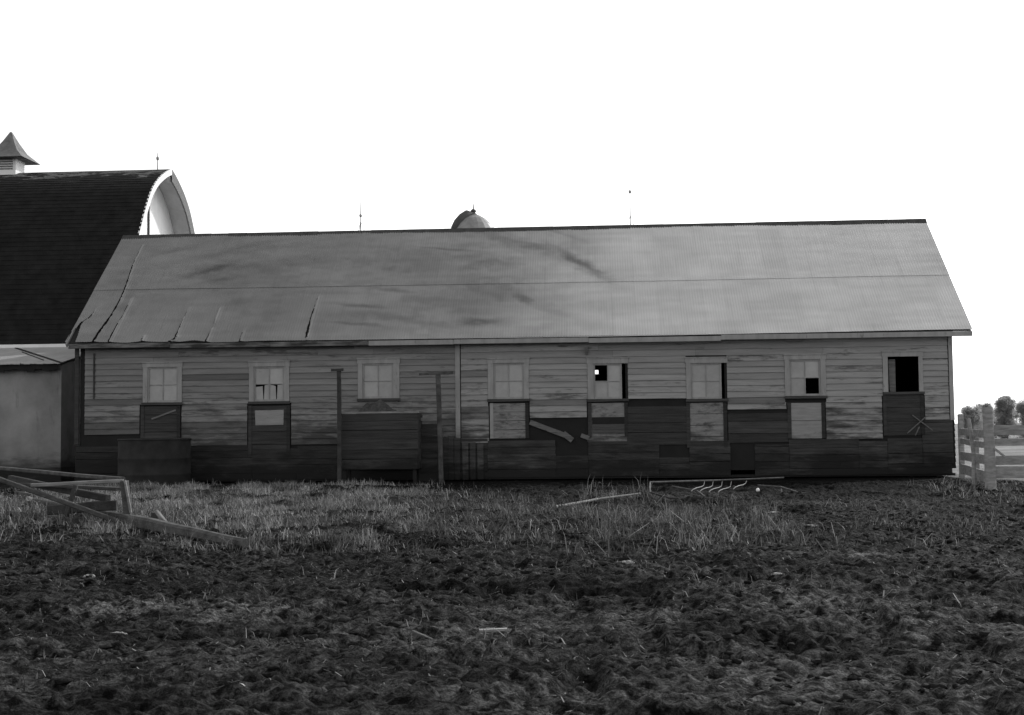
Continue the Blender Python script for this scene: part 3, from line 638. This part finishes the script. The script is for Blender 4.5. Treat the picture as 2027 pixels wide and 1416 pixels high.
# ------------------------------------------------------------------ milk house in front of the barn
y_m = 1.4; ye = y_m-.38; mr = aty(121, 800, y_m)[0]; ml = mr-3.8; zr_ = aty(75, 719, ye)[2]; yb_ = 5.0; zb_ = aty(60, 687, yb_)[2]
mh = thing('milk_house', ((ml+mr)/2, 2.0, 0), 'small pale stuccoed milk house with a light tin lean-to roof', 'milk house')
slp = (zb_-zr_)/(yb_-ye); zt_ = lambda y: zr_+(y-ye)*slp
wl = MB(); wl.add([(x, y, z) for x in (ml, mr) for y, z in ((y_m, .45), (yb_-.06, .45), (yb_-.06, zt_(yb_)-.12), (y_m, zt_(y_m)-.12))], [(0, 1, 2, 3), (7, 6, 5, 4), (0, 4, 5, 1), (1, 5, 6, 2), (2, 6, 7, 3), (3, 7, 4, 0)])
wl.build('wall', M['stucco'], mh)
MB().box(ml-.05, mr+.03, y_m-.05, yb_-.05, 0, .46).build('foundation', M['plank'], mh)
ro = MB(); nx = 40
for k in range(nx):
    a = ml-.2+(mr+.12-ml+.2)*k/nx; b = ml-.2+(mr+.12-ml+.2)*(k+1)/nx; e = rnd.uniform(-.03, .05)
    v = [(a, ye+e, zt_(ye+e)), (b, ye+e, zt_(ye+e)), (b, yb_, zt_(yb_)), (a, yb_, zt_(yb_))]; v2 = [(x, y, z-.03) for x, y, z in v]
    ro.add(v+v2, [(0, 1, 2, 3), (7, 6, 5, 4), (0, 4, 5, 1)])
ro.build('roof', M['tin2'], mh)
eave_shade = MB(); 
for k in range(16):
    a = ml+(mr-ml)*k/16; b = ml+(mr-ml)*(k+1)/16; eave_shade.box(a, b, ye+.10, ye+.13, zr_-.17-rnd.random()*.1, zr_-.02)
eave_shade.build('fascia', M['black'], mh)  # black colour stands in for shadow under the milk house eave
def onroof(px, py):
    d = ray(px, py); n_ = np.array([0, -slp, 1.]); p0 = np.array([0, ye, zr_+.012]); return CAM+d*(((p0-CAM)@n_)/(d@n_))
for pa_, pb_, w_ in (((32, 689), (124, 719), .10), ((44, 697), (86, 713), .035)):
    MB().beam(onroof(*pa_), onroof(*pb_), w_, .02).build('diagonal_strip', M['black'], mh)  # two black diagonal strips laid on the tin

# ------------------------------------------------------------------ far silo whose dome shows over the ridge
sp = aty(937, 424, 55); silo = thing('silo', (sp[0], 55, 0), 'far silo with a domed metal cap just above the shed ridge', 'silo')
zt = sp[2]
MB().lathe((sp[0], 55, 0), [(2.05, 0), (2.05, zt-2.4)], 32).build('wall', M['concrete'], silo, smooth=True)
dm = MB(); pr = [(2.2, -2.45), (2.12, -2.2), (1.95, -1.75), (1.72, -1.3), (1.38, -.82), (.95, -.4), (.5, -.13), (.16, 0)]
dm.lathe((sp[0], 55, zt), pr, 20); dm.build('dome', M['dome'], silo)
fn = MB().lathe((sp[0], 55, zt-.02), [(.16, 0), (.16, .18), (.24, .2), (.16, .34), (.05, .4), (.03, .75), (.001, .8)], 12); fn.build('finial', M['domedark'], silo)
ch = MB(); pts_ = []                                   # dark tube painting in the shaded left half of the dome
for r_, z_ in pr: pts_.append((sp[0]-r_*.74, 55-r_*.55, zt+z_+.02))
pts_ = pts_[::-1]
ch.tube(pts_[::-1]+[(pts_[0][0] if False else sp[0]-2.2*.74, 55-2.2*.55, 4)], [.06, .16, .26, .34, .4, .4, .4, .4, .4], 10)
ch.build('shade_tube', M['domedark'], silo, smooth=True)

# ------------------------------------------------------------------ things against the wall
bx0, bx1, bz0, bz1 = rect(670, 815, 828, 900, -1.5)
bunk = thing('feed_bunk', ((bx0+bx1)/2, -1.1, 0), 'dark plank feed bunk standing below the third window', 'feed bunk')
f = MB(); planks(f, bx0, bx1, .42, bz1-.05, -1.5, hgt=.27, th=.04, tone=1.0, lmax=6); f.build('front_panel', M['plank'], bunk)
f = MB(); planks(f, bx0, bx1, .42, bz1-.05, -.62, hgt=.27, th=.04, tone=.9, lmax=6); f.build('back_panel', M['plank'], bunk)
MB().box(bx0, bx0+.04, -1.5, -.66, .42, bz1-.05).build('end_panel', M['plank'], bunk); MB().box(bx1-.04, bx1, -1.5, -.66, .42, bz1-.05).build('end_panel', M['plank'], bunk)
MB().box(bx0-.03, bx1+.02, -1.56, -1.47, bz1-.05, bz1).build('rim', M['rail'], bunk)
MB().box(bx0+.04, bx1-.04, -1.5, -.66, .40, .44).build('floor', M['plank'], bunk)
for x in (bx0+.1, bx1-.16):
    for y in (-1.46, -.78): MB().box(x, x+.09, y, y+.09, 0, .42).build('leg', M['plank'], bunk)
def heap(name, c, rx, ry, h, m, label, cat, seed, sc=.12):
    n = 36; k = 14; vs = []; fs = []
    for i in range(k+1):
        r_ = i/k
        for j in range(n):
            t = 2*math.pi*j/n; x = rx*r_*math.cos(t); y = ry*r_*math.sin(t); z = h*(1-r_**1.6); z += (vn(np.array(x+seed), np.array(y), sc, 3)-.5)*h*.6*(1-r_*.7)
            vs.append((x, y, float(z)-.01))
    for i in range(k):
        for j in range(n): fs.append((i*n+j, i*n+n+j, i*n+n+(j+1) % n, i*n+(j+1) % n))
    o = MB().add([(c[0]+a, c[1]+b, c[2]+d) for a, b, d in vs], fs).build(name, m, None, c); return tag(o, label, cat)
p = aty(748, 812, -1.08); heap('straw_heap', (p[0], -1.08, bz1-.16), .72, .36, .46, M['manure'], 'dark heap of old straw filling the feed bunk', 'straw heap', 5)
def post(name, px, top, base, y, wd, label, lean=0.0, m='timber', extra=None):
    a = aty(px, base, y); t = aty(px, top, y); o = thing(name, (a[0], y, 0), label, 'post')
    b_ = MB().beam((a[0]-lean, y, -.1), (a[0], y+.0, t[2]), wd, wd*.9, up=(0, 1, 0), seg=5, wob=.008)
    b_.build('shaft', M[m], o); return o, t
po, t = post('wooden_post', 672, 735, 950, -1.72, .11, 'dark upright post at the left end of the feed bunk, with a short cap', m='timberdark')
MB().box(t[0]-.22, t[0]+.12, -1.80, -1.64, t[2], t[2]+.07, jit=.01).build('cap', M['timberdark'], po)
po, t = post('wooden_post', 869, 742, 955, -1.2, .13, 'tall grey post right of the feed bunk, carrying a crosspiece', lean=-.06)
a = aty(830, 741, -1.12); b = aty(897, 738, -1.12); MB().beam(a, b, .05, .07).build('crosspiece', M['timber'], po)
x0, x1, z0, z1 = rect(828, 826, 868, 940, -.9)
ga = thing('plank_panel', ((x0+x1)/2, -.9, 0), 'narrow dark plank panel between the feed bunk and the tall grey post', 'panel')
f = MB(); planks(f, x0+.02, x1-.02, .05, z1-.1, -.9, hgt=.22, th=.035, tone=.8); f.build('boards', M['plank'], ga); MB().box(x0+.02, x1-.02, -.95, -.88, z1-.1, z1-.02, jit=.01).build('cap_rail', M['rail'], ga)
x0, x1, z0, z1 = rect(238, 868, 374, 955, -1.3)
tk = thing('stock_tank', ((x0+x1)/2, -1.3, 0), 'round black stock tank standing below the first window', 'stock tank'); rr = (x1-x0)/2
MB().lathe(((x0+x1)/2, -1.3, 0), [(rr, 0), (rr, .3), (rr+.02, .33), (rr, .36), (rr, .74), (rr+.02, .77), (rr, .80), (rr, z1-.05)], 40).build('wall', M['tank'], tk, smooth=True)
MB().lathe(((x0+x1)/2, -1.3, 0), [(rr+.0, z1-.06), (rr+.03, z1-.03), (rr, z1), (rr-.03, z1-.03), (rr-.03, z1-.25), (.01, z1-.25)], 40).build('rim', M['tank'], tk, smooth=True)

# ------------------------------------------------------------------ dismantled wagon frame at the left
def G(px, py, dz=0.0): p = atz(px, py, .03); p[2] = .03+dz; return p
wf = thing('wagon_frame', tuple(atz(200, 1060)), 'dismantled grey timber wagon frame lying in the grass at the left edge', 'wagon frame')
pb = G(256, 1040); yp = pb[1]; top = aty(246, 952, yp)
MB().beam(pb-np.array([0, 0, .05]), top, .11, .13, up=(0, 1, 0), seg=3, wob=.004).build('standard', M['timber'], wf)
MB().beam(aty(259, 1015, yp-.09), aty(247, 951, yp-.09), .035, .04, up=(0, 1, 0)).build('lit_edge', M['rail'], wf)  # pale strip painting the sunlit right edge of the standard
MB().beam(aty(62, 961, yp-.3), aty(244, 952, yp), .10, .055, seg=4, wob=.005).build('top_rail', M['rail'], wf)
MB().beam(aty(-60, 922, yp+3.4), aty(242, 949, yp+.15), .10, .06, seg=4, wob=.006).build('side_rail', M['timber'], wf)
MB().beam(aty(-40, 935, yp-.5), aty(255, 1040, yp-.12), .07, .075, seg=5, wob=.005).build('brace', M['timber'], wf)
MB().beam(aty(40, 958, yp+2.2), aty(240, 968, yp+.3), .20, .05, seg=3, wob=.006).build('bolster', M['timberdark'], wf)
MB().beam(G(70, 1006, .10), G(300, 1052, .10), .16, .16, seg=4, wob=.008).build('sill_beam', M['timberdark'], wf)
MB().beam(G(262, 1050, .14), G(486, 1086, .06), .17, .19, taper=.6, seg=5, wob=.006).build('tongue', M['timber'], wf)
MB().beam(G(306, 1052, .10), aty(308, 1015, G(306, 1052)[1]), .12, .07, up=(0, 1, 0)).build('stake', M['timberdark'], wf)
MB().beam(aty(311, 1014, G(306, 1052)[1]-.05), G(332, 1056, .12), .05, .06).build('stake_brace', M['rail'], wf)
MB().beam(G(20, 1022, .05), G(150, 1042, .08), .12, .10, seg=3, wob=.012).build('sill_beam', M['timberdark'], wf)
MB().beam(aty(95, 1010, yp+.2), aty(232, 1000, yp+.25), .09, .16, seg=3, wob=.01).build('cross_beam', M['timberdark'], wf)
MB().beam(aty(150, 962, yp+.3), aty(128, 1030, yp+.1), .07, .08, up=(0, 1, 0)).build('stake', M['timberdark'], wf)
MB().beam(aty(20, 948, yp+2.4), aty(215, 986, yp+1.0), .10, .12, seg=3, wob=.01).build('cross_beam', M['timberdark'], wf)
for q, (a, b) in enumerate((((56, 996), (92, 1012)), ((30, 985), (140, 1000)))):
    o = MB().beam(G(*a, .12), G(*b, .06), .06, .05, seg=2, wob=.01).build('broken_stick', M['rail'] if q == 0 else M['timber'], None, tuple(G(*a)))
    tag(o, ('short pale broken stick leaning in the grass below the wagon frame', 'long grey broken stick lying under the wagon frame brace')[q], 'stick')

# ------------------------------------------------------------------ rusty hay rake and pole in the middle
yr = atz(1450, 988)[1]
hr = thing('hay_rake', tuple(atz(1450, 988)), 'rusty iron hay rake frame with curved tines lying before the shed', 'hay rake')
A = lambda px, py, dy=0.0: aty(px, py, yr+dy)
MB().tube([A(1287, 955, .9), A(1350, 953, .9), A(1426, 951, .9)], .018, 8).build('axle', M['iron2'], hr)
MB().tube([A(1426, 951, .9), A(1480, 949, .9), A(1552, 946, .95)], .018, 8).build('axle_end', M['iron'], hr)
MB().tube([A(1288, 975), A(1325, 986), A(1400, 987), A(1500, 984), A(1560, 981), A(1606, 979)], .02, 8).build('front_bar', M['timberdark'], hr)
MB().tube([A(1287, 955, .9), A(1286, 966, .4), A(1288, 976)], .018, 6).build('side_bar', M['iron'], hr); MB().tube([A(1500, 961, .7), A(1545, 964, .4), A(1580, 975, .1), A(1606, 979)], .018, 6).build('side_bar', M['iron'], hr); MB().tube([A(1330, 963, .6), A(1380, 972, .3), A(1400, 987)], .018, 6).build('side_bar', M['iron'], hr)
for px in (1382, 1399, 1417, 1435, 1465):
    yy = 968+(px-1382)*.04 if px < 1440 else 964
    MB().tube([A(px-14, yy+5, .1), A(px-10, yy+1, .18), A(px-3, yy-2, .3), A(px+6, yy-4, .45), A(px+11, yy-7, .65), A(px+13, 951.5, .9)], [.008, .012, .012, .010, .006, .006], 6).build('tine', M['iron2'], hr)
b = A(1500, 970, .2); MB().lathe((b[0], b[1], b[2]-.04), [(.001, 0), (.03, .01), (.04, .04), (.025, .07), (.001, .08)], 12).build('glint_knob', M['white'], hr, smooth=True)  # white knob painted in for a bright glint on the rake
MB().tube([A(1546, 969, .2), A(1548, 980, .05)], .02, 6).build('lug', M['iron'], hr)
o = MB().tube([G(1100, 1008, .04), G(1185, 994, .06), aty(1268, 977, G(1185, 994)[1]+.9)], [.025, .022, .016], 8).build('pole', M['rail'], None, tuple(G(1185, 994))); tag(o, 'slim pale pole lying slanted in the grass left of the hay rake', 'pole')

# ------------------------------------------------------------------ board fence at the right end
c1 = atz(1961, 973); c1[2] = 0; c0 = np.array([XR+.05, -.35, 0]); fy = c1[1]
fe = thing('board_fence', tuple(c1), 'weathered board fence running from the shed corner to a thick round post', 'fence')
zt = aty(1962, 806, fy)[2]
MB().tube([(c1[0], fy, -.2), (c1[0]+.01, fy, zt*.5), (c1[0]-.01, fy, zt)], [.125, .115, .11], 14).build('corner_post', M['fence'], fe, smooth=False)
MB().beam(c0+np.array([0, -.1, -.1]), c0+np.array([0, -.1, 1.75]), .14, .12, up=(0, 1, 0)).build('fence_post', M['fence'], fe)
m_ = c0*.52+c1*.48; MB().beam(m_+np.array([.1, 0, -.1]), m_+np.array([.1, 0, 1.45]), .10, .10, up=(0, 1, 0)).build('fence_post', M['fence'], fe)
for k, (pl, pr_, wd) in enumerate((((848), (852), .17), ((868), (876), .15), ((894), (902), .22), ((918), (934), .26))):
    zl = aty(1893, pl, c0[1])[2]; zr2 = aty(1955, pr_, fy+.2)[2]
    MB().beam(c0+np.array([.0, 0, zl-wd/2]), c1+np.array([.02, .12, zr2-wd/2]), .035, wd, seg=3, wob=.012).build('rail', M['fence'], fe)
e1 = c1+np.array([5.2, .5, 0]); e2 = c1+np.array([2.6, .25, 0])
for e_ in (e2, e1): MB().tube([e_+np.array([0, .1, -.2]), e_+np.array([.03, .1, 1.5])], [.1, .09], 12).build('fence_post', M['fence'], fe)
for pz, wd in ((842, .22), (868, .16), (902, .20), (924, .26)):
    zq = aty(1985, pz, fy)[2]; MB().beam(c1+np.array([0, -.0, zq-wd/2]), e1+np.array([0, -.0, zq-wd/2]), .035, wd, seg=3, wob=.01).build('rail', M['fence'], fe)
MB().beam(aty(1968, 888, fy-.1), aty(1990, 905, fy-.1), .03, .05).build('broken_rail', M['fence'], fe)
sp0 = atz(1929, 966); st = aty(1917, 829, sp0[1]); o = MB().tube([sp0-np.array([0, 0, .1]), (sp0+st)/2+np.array([.05, 0, 0]), st], [.06, .05, .045], 8).build('leaning_pole', M['fence'], None, tuple(sp0)); tag(o, 'slender pole leaning beside the board fence, left of the thick post', 'pole')

# ------------------------------------------------------------------ trees beyond the fence
def tree(px0, px1, top, base, y, label, seed, ragged=.25):
    a = aty(px0, base, y); b = aty(px1, base, y); t = aty((px0+px1)/2, top, y); cx = (a[0]+b[0])/2; rx = (b[0]-a[0])/2; hz = t[2]
    o = thing('tree', (cx, y, 0), label, 'tree', 'trees beyond the fence'); rs = np.random.RandomState(seed)
    tr = MB().tube([(cx, y, -.2), (cx+.1, y, hz*.3), (cx-.1, y, hz*.6)], [.03*hz, .025*hz, .012*hz], 8)
    for k in range(6):
        an = rs.rand()*6.28; tr.tube([(cx, y, hz*(.25+.05*k)), (cx+rx*.55*math.cos(an), y+rx*.55*math.sin(an), hz*(.5+.06*k))], [.014*hz, .005*hz], 6)
    tr.build('trunk', M['bark'], o)
    nc = 90; C = []
    for k in range(nc):
        u = rs.rand()**.6; an = rs.rand()*6.28; zz_ = .06+.82*rs.rand()**.85; sc_ = math.sqrt(max(.05, 1-((zz_-.45)/.56)**2)); C.append((cx+rx*u*sc_*math.cos(an), y+rx*u*sc_*math.sin(an), hz*zz_))
    C = np.array(C); nl = 30000; ci = rs.randint(0, nc, nl); rad = (.20+.16*rs.rand(nc))*min(rx, hz*.6); dv = rs.normal(size=(nl, 3)); dv /= np.linalg.norm(dv, axis=1)[:, None]
    Pn = C[ci]+rs.normal(size=(nl, 3))*(rad[ci]*.62)[:, None]; Pn[:, 2] = np.clip(Pn[:, 2], .1, hz*1.02)
    s_ = .012*hz*(.6+rs.rand(nl)); e1 = rs.normal(size=(nl, 3)); e1 /= np.linalg.norm(e1, axis=1)[:, None]; e2 = np.cross(e1, dv); e2 /= np.linalg.norm(e2, axis=1)[:, None]+1e-6
    Vv = np.stack([Pn-e1*s_[:, None], Pn+e2*s_[:, None]*.6, Pn+e1*s_[:, None], Pn-e2*s_[:, None]*.6], 1).reshape(-1, 3)-np.array([cx, y, 0]); F_ = np.arange(nl*4).reshape(-1, 4)
    link('crown', np_mesh('crown', Vv, F_, 4), M['leaf'], o)
tree(1902, 1942, 800, 836, 75, 'low round bushy tree seen just right of the shed corner', 1)
tree(1932, 1968, 793, 836, 82, 'wider round tree behind the thick fence post', 2)
tree(1972, 2012, 776, 836, 78, 'tall narrow dark tree at the right edge', 3)
tree(2008, 2060, 790, 836, 84, 'broad tree outermost at the right edge', 4)
tree(1955, 1985, 806, 836, 95, 'small low tree between the round tree and the tall narrow one', 5)

# ------------------------------------------------------------------ grass, clods and litter in the yard
rs = np.random.RandomState(11)
def gpoly(pts): return np.array([atz(*p)[:2] for p in pts])
def inside(P, poly):
    c = np.zeros(len(P), bool); n = len(poly)
    for i in range(n):
        a, b = poly[i], poly[(i+1) % n]; cond = ((a[1] > P[:, 1]) != (b[1] > P[:, 1])) & (P[:, 0] < (b[0]-a[0])*(P[:, 1]-a[1])/(b[1]-a[1]+1e-12)+a[0]); c ^= cond
    return c
AREAS = [([(20, 985), (120, 990), (330, 1040), (330, 1062), (150, 1055), (20, 1050)], 500, (.08, .32), (.10, .36), .35),
         ([(20, 975), (240, 962), (780, 966), (830, 985), (790, 1085), (480, 1092), (300, 1062), (20, 1050)], 1500, (.03, .17), (.10, .42), .44),
         ([(780, 972), (960, 1000), (1120, 1010), (1110, 1060), (780, 1092)], 750, (.03, .18), (.07, .24), .42),
         ([(1170, 974), (1290, 978), (1290, 1002), (1150, 1004)], 260, (.08, .34), (.10, .34), .42),
         ([(1110, 1010), (1330, 1015), (1560, 1030), (1600, 1095), (1300, 1110), (1110, 1080)], 640, (.04, .28), (.07, .26), .46),
         ([(1390, 995), (1520, 993), (1530, 1004), (1390, 1006)], 300, (.1, .25), (.10, .22), .35),
         ([(1600, 1010), (2060, 985), (2060, 1110), (1560, 1120)], 150, (.04, .16), (.12, .24), .50),
         ([(1880, 960), (2060, 962), (2060, 1000), (1880, 985)], 300, (.05, .2), (.16, .34), .4),
         ([(780, 1090), (1500, 1110), (2050, 1120), (2050, 1300), (1000, 1300), (780, 1240)], 90, (.03, .10), (.08, .2), .58),
         ([(20, 1095), (480, 1100), (780, 1100), (780, 1390), (20, 1390)], 110, (.03, .10), (.08, .2), .55),
         ([(780, 1240), (2060, 1300), (2060, 1400), (780, 1400)], 120, (.02, .07), (.08, .18), .60)]
VV = []; TT = []; off_ = 0; tones = []
for poly, dens, hr_, tr_, thr in AREAS:
    pg = gpoly(poly); lo2 = pg.min(0); hi2 = pg.max(0); n = int((hi2-lo2).prod()*dens); P = lo2+rs.rand(n, 2)*(hi2-lo2); jt = rs.normal(size=P.shape)*np.array([.7, 1.3]); P = P[inside(P+jt, pg)]
    k = vn(P[:, 0], P[:, 1], .55, 61)*.6+vn(P[:, 0], P[:, 1], 1.7, 62)*.4; P = P[(k+rs.normal(size=len(P))*.05) > thr]; cl_ = vn(P[:, 0], P[:, 1], .23, 63); ok_ = rs.rand(len(P)) < smooth(.22, .62, cl_)*.9+.1; P = P[ok_]; cl_ = cl_[ok_]; k = vn(P[:, 0], P[:, 1], .55, 61)*.6+cl_*.45; n = len(P)
    z = height(P[:, 0], P[:, 1])-.01; h = (hr_[0]+(hr_[1]-hr_[0])*rs.rand(n)**2)*(.25+1.3*smooth(.2, .9, k)); an = rs.rand(n)*6.283; ln = rs.normal(size=n)*.9+.4; wd = .003+.006*rs.rand(n)**2; dx, dy = np.cos(an), np.sin(an); bn = rs.rand(n)*6.283
    B = np.stack([P[:, 0], P[:, 1], z], 1); s_ = np.stack([np.cos(bn)*wd, np.sin(bn)*wd, 0*wd], 1); d = np.stack([dx, dy, 0*dx], 1)
    m1 = B+d*(ln*h*.35)[:, None]; m1[:, 2] += h*.6; tp = B+d*(ln*h)[:, None]; tp[:, 2] += h*(1-.25*np.abs(ln))
    VV.append(np.stack([B-s_, B+s_, m1+s_*.7, m1-s_*.7, tp], 1).reshape(-1, 3)); i = off_+np.arange(n)*5
    TT.append(np.concatenate([np.stack([i, i+1, i+2], 1), np.stack([i, i+2, i+3], 1), np.stack([i+3, i+2, i+4], 1)])); off_ += n*5
    tones.append(np.repeat((tr_[0]+(tr_[1]-tr_[0])*rs.rand(n)**1.5)*(.45+1.0*vn(P[:, 0], P[:, 1], .7, 66)*1.0), 5))
gr = link('grass', np_mesh('grass', np.vstack(VV), np.vstack(TT), 3, False, {'tone': np.concatenate(tones)}), M['grass']); tag(gr, 'dry rough grass growing in patches over the muddy yard', 'grass', None, 'stuff')
print('grass blades', off_//5)
# straw and trodden stalks lying flat in the mud
n = 26000; pg = gpoly([(-40, 1405), (2070, 1410), (2060, 990), (1300, 1000), (900, 1000), (-40, 1060)]); lo2 = pg.min(0); hi2 = pg.max(0); P = lo2+rs.rand(n, 2)*(hi2-lo2); P = P[inside(P, pg)]
k = vn(P[:, 0], P[:, 1], .9, 81)*.5+vn(P[:, 0], P[:, 1], .25, 82)*.5; P = P[k > .50]; n = len(P); an = rs.rand(n)*6.283; L_ = .012+.045*rs.rand(n)**2; dx, dy = np.cos(an)*L_/2, np.sin(an)*L_/2; wd = .002+.002*rs.rand(n); nx_, ny_ = -np.sin(an)*wd, np.cos(an)*wd
def hz_(x, y, e): return height(x, y)+.006+e
e0 = rs.rand(n)*.02; V4 = [np.stack([P[:, 0]+a*dx+b*nx_, P[:, 1]+a*dy+b*ny_, hz_(P[:, 0]+a*dx, P[:, 1]+a*dy, e0*(a > 0))+b*0], 1) for a, b in ((-1, -1), (1, -1), (1, 1), (-1, 1))]
st_ = link('straw_litter', np_mesh('straw_litter', np.stack(V4, 1).reshape(-1, 3), np.arange(n*4).reshape(-1, 4), 4, False, {'tone': np.repeat(.05+.20*rs.rand(n)**2.0, 4)}), M['grass']); tag(st_, 'bits of pale straw trodden flat into the mud', 'straw', None, 'stuff')
# clods
import bmesh
bm = bmesh.new(); bmesh.ops.create_icosphere(bm, subdivisions=2, radius=1); bm.verts.ensure_lookup_table(); iv_ = np.array([v.co[:] for v in bm.verts]); it_ = np.array([[v.index for v in f.verts] for f in bm.faces]); bm.free()
pg = gpoly([(-20, 1395), (2050, 1400), (2040, 1040), (1500, 1000), (1000, 1060), (-20, 1090)]); lo2 = pg.min(0); hi2 = pg.max(0); n = 12000; P = lo2+rs.rand(n, 2)*(hi2-lo2); P = P[inside(P, pg)]
k = vn(P[:, 0], P[:, 1], .8, 71); P = P[k+rs.normal(size=len(P))*.08 > .45]; n = len(P)
r_ = .008+.030*rs.rand(n)**4; z = height(P[:, 0], P[:, 1]); VV = []; TT = []
for i in range(n):
    ph = rs.rand(3, 3)*6; rr_ = 1+.22*np.sin(iv_@np.array([[2.3, 1, .5]]).T*2+ph[0, 0])+.18*np.sin(iv_@np.array([[-1.5, 2.6, 1]]).T*3+ph[0, 1])+.13*np.sin(iv_@np.array([[1, -2, 3.4]]).T*4+ph[0, 2])+.16*rs.normal(size=(len(iv_), 1)); q = iv_*rr_; q = q*np.array([1+.9*rs.rand(), 1+.6*rs.rand(), .45+.35*rs.rand()])*r_[i]
    a = rs.rand()*6.28; q = np.stack([q[:, 0]*math.cos(a)-q[:, 1]*math.sin(a), q[:, 0]*math.sin(a)+q[:, 1]*math.cos(a), q[:, 2]], 1)
    VV.append(q+np.array([P[i, 0], P[i, 1], z[i]+r_[i]*.15])); TT.append(it_+i*len(iv_))
M['clod'] = mat('mud_clod', .004, .030, ns=6, bump=.7, spec=.06)
cl = link('mud_clods', np_mesh('mud_clods', np.vstack(VV), np.vstack(TT), 3, False), M['clod']); tag(cl, 'loose dark clods of trodden mud and dung all over the yard', 'mud clods', None, 'stuff')
# pale bits of litter, each its own thing
def chip(px, py, wpx, hpx, name, label, cat, flat=True, ang=0.0):
    p = atz(px, py); D = np.linalg.norm(p-CAM); w_ = .85*wpx/FPX*D; h_ = hpx/FPX*D; z0 = float(height(p[0], p[1])); bm = bmesh.new()
    bmesh.ops.create_icosphere(bm, subdivisions=3, radius=.5)
    for v in bm.verts:
        v.co.x *= w_*(1+.25*math.sin(v.co.y*7+px)); v.co.y *= w_*.7*(1+.2*math.sin(v.co.x*9+py)); v.co.z *= h_*1.1*(1+.2*math.sin(v.co.x*13)); v.co += Vector((rnd.uniform(-1, 1), rnd.uniform(-1, 1), rnd.uniform(-1, 1)))*.006
    me = bpy.data.meshes.new(name); bm.to_mesh(me); bm.free(); o = link(name, me, M['stone'], None, (p[0], p[1], z0+h_*.12)); o.rotation_euler = (0, 0, R(ang)); tag(o, label, cat)
for a in ((1241, 1131, 30, 9, 'pale_stone', 'long flat pale stone on bare mud below the middle grass tufts', 'stone'), (1531, 1023, 30, 7, 'bone_scrap', 'pale curved scrap lying on the mud in front of the hay rake', 'scrap'), (642, 1191, 15, 7, 'pale_stone', 'small bright stone alone on the mud, left of centre', 'stone'),
          (1649, 1129, 12, 6, 'pale_stone', 'tiny bright stone beside a dark clod, right of centre', 'stone'), (1480, 1118, 14, 6, 'pale_stone', 'small pale stone below the right hand grass tufts', 'stone'), (175, 1139, 26, 8, 'pale_stone', 'pale streaked stone on the mud below the wagon frame', 'stone'),
          (232, 1262, 40, 8, 'pale_stone', 'wide flat pale stone in the left foreground', 'stone'), (1605, 981+72, 24, 5, 'bone_scrap', 'thin pale sliver on dark mud right of the grass tufts', 'scrap'), (935, 1322, 9, 6, 'pale_stone', 'tiny white pebble in the middle foreground', 'stone'), (470, 1384, 34, 12, 'pale_stone', 'white stone at the bottom edge, left of centre', 'stone'),
          (1570, 1386, 40, 10, 'pale_stone', 'rough white stone at the bottom edge, right of centre', 'stone'), (1720, 1362, 40, 8, 'pale_stone', 'low pale stone on a dark mound in the right foreground', 'stone'), (1540, 1153, 26, 5, 'bone_scrap', 'thin pale chip lying flat in the right middle ground', 'scrap'), (1970, 1210, 16, 6, 'pale_stone', 'small pale stone near the right edge of the yard', 'stone')): chip(*a)
p = atz(976, 1262); z0 = float(height(p[0], p[1])); o = MB().beam((p[0]-.10, p[1], z0+.07), (p[0]+.10, p[1]+.03, z0+.075), .05, .018).build('board_scrap', M['fence'], None, tuple(p)); tag(o, 'short clean white board scrap in the middle foreground', 'board')
p = atz(840, 1262); z0 = float(height(p[0], p[1])); o = MB().beam((p[0]-.10, p[1]+.1, z0+.10), (p[0]+.12, p[1]-.05, z0+.04), .03, .022).build('board_scrap', M['timber'], None, tuple(p)); tag(o, 'grey stick end poking from the mud left of the white scrap', 'stick')
